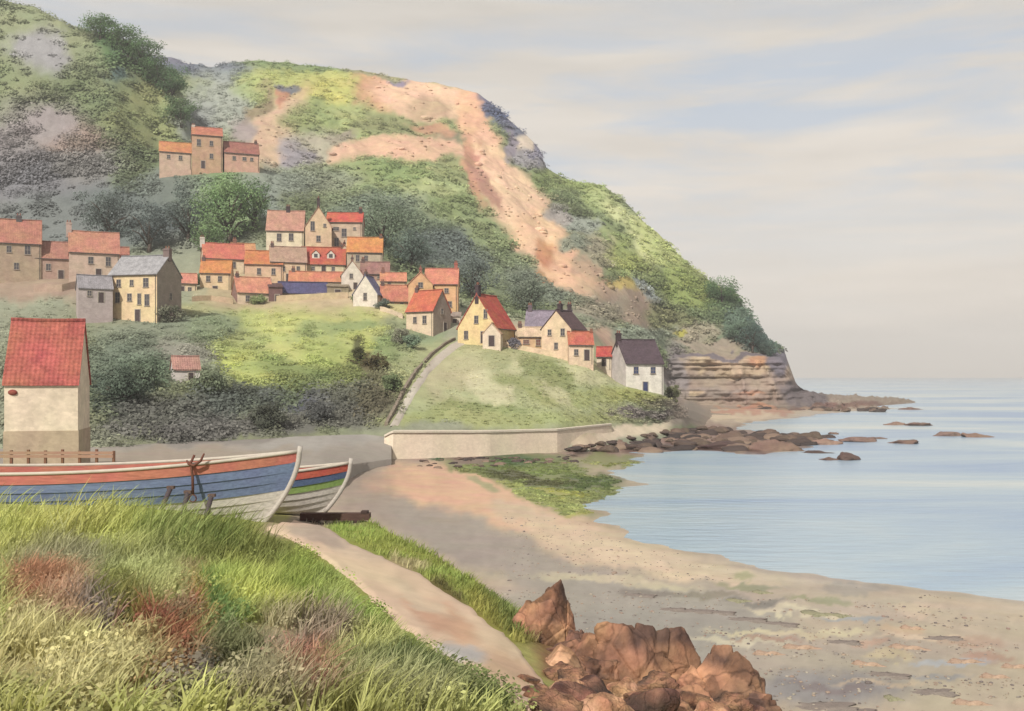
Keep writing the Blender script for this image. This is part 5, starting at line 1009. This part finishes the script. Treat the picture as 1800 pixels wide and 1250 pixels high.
# ------------------------------------------------------------------ pebbles on the beach
def pebbles():
    V, Fq = ICO[2]; V = V*(1+.25*fbm(V[:, 0]*2, V[:, 1]*2, V[:, 2]*2, 2, 9))[:, None]*np.array([1, .8, .5]); n = 5200
    px = rng.uniform(880, 1850, n); D = np.exp(rng.uniform(math.log(22), math.log(70), n)); z = np.array([beach.z(a, b) for a, b in zip(px, D)])
    X = (px-900)*D/F; k = (z > .08) & (fbm(X/4, D/1.6, 0, 3, 501) > -.05); px, D, z, X = px[k], D[k], z[k], X[k]; n = len(X)
    r = np.exp(rng.normal(-3.25, .4, n)); a = rng.uniform(0, 6.28, n)
    P_ = V[None]*r[:, None, None]; x = P_[..., 0]*np.cos(a)[:, None]-P_[..., 1]*np.sin(a)[:, None]; y = P_[..., 0]*np.sin(a)[:, None]+P_[..., 1]*np.cos(a)[:, None]
    W_ = np.stack([x+X[:, None], y+D[:, None], P_[..., 2]+z[:, None]+.01], -1).reshape(-1, 3)
    pal = np.array([alb(c) for c in [(150, 140, 132), (176, 160, 142), (128, 116, 112), (176, 152, 132), (166, 140, 124), (184, 172, 154)]])
    cc = np.repeat(pal[rng.integers(0, 6, n)], len(V), 0)
    Fa = (Fq[None]+(np.arange(n)*len(V))[:, None, None]).reshape(-1, 3)
    tag(mesh_np('pebbles', W_, Fa, M_REEF, cols=cc), kind='stuff')
pebbles()
def rubble():
    V, Fq = ICO[2]; V = V*(1+.35*fbm(V[:, 0]*2, V[:, 1]*2, V[:, 2]*2, 2, 9))[:, None]*np.array([1, .8, .6]); n = 9000
    ri = rng.integers(100, 293, n); ci = rng.integers(20, len(pxs)-20, n); c = hcol[ri, ci]; x, y = pxs[ci], pyh[ri, ci]
    k = (c[:, 0] > c[:, 1]*1.14) & (x > 450) & (x < 1160) & (fbm(x/16, y/16, 0, 3, 77) > .02); ri, ci, c = ri[k], ci[k], c[k]; n = len(ri)
    r = np.exp(rng.normal(-.75, .45, n)); Q = hx[ri, ci]; W_ = (V[None]*r[:, None, None]*rng.uniform(.7, 1.3, (n, 1, 3))+Q[:, None]).reshape(-1, 3)
    Fa = (Fq[None]+(np.arange(n)*len(V))[:, None, None]).reshape(-1, 3)
    tag(mesh_np('landslip_rubble', W_, Fa, M_REEF, cols=np.repeat(np.clip(c*rng.uniform(.75, 1.2, (n, 1)), 0, .7), len(V), 0), smooth=False), kind='stuff')
rubble()
# ------------------------------------------------------------------ yard walls between the houses
def yard_wall(pts, h, col, label, lift=0):
    Q = [hill.hit(px, py, 100) for px, py in pts]; root = empty('yard_wall', Q[0], 0, label, 'wall'); loc = Q[0]
    L = []
    for a, b in zip(Q[:-1], Q[1:]):
        for t in np.linspace(0, 1, 9)[:-1]: L.append(a+(b-a)*t)
    L.append(Q[-1]); V = []
    for i, p in enumerate(L):
        z = hill.z(900+p[0]*F/p[1], p[1]); hh = h+.12*fbm(i/2., 0, 0, 2, 7)
        V += [(p[0], p[1]-.2, z-1), (p[0], p[1]-.17, z+hh), (p[0], p[1]+.17, z+hh), (p[0], p[1]+.2, z-1)]
    n = len(L); Fs = [(i*4+j, (i+1)*4+j, (i+1)*4+(j+1) % 4, i*4+(j+1) % 4) for i in range(n-1) for j in range(4)]+[(3, 2, 1, 0), ((n-1)*4, (n-1)*4+1, (n-1)*4+2, (n-1)*4+3)]
    mesh_py('stonework', np.array(V)-loc, Fs, wallm(col), root)
yard_wall([(486, 530), (540, 527), (612, 524)], 1.1, (204, 180, 140), 'long tan yard wall below the indigo roofed shed')
yard_wall([(338, 530), (372, 528), (410, 534)], .9, (214, 184, 148), 'tan yard wall below the bright orange yellow roof')
yard_wall([(668, 546), (690, 552), (708, 560)], .8, (214, 190, 160), 'short pale yard wall below the terracotta roofed cottage')
yard_wall([(880, 608), (930, 618), (968, 626)], .8, (222, 192, 156), 'peach yard wall in front of the low cream roofed cottage')
yard_wall([(60, 512), (110, 512), (150, 506)], 1.2, (186, 158, 136), 'brown yard wall below the dull pink roofed house')
yard_wall([(505, 503), (545, 500), (600, 486)], .9, (222, 204, 168), 'cream yard wall below the house with two dormers')
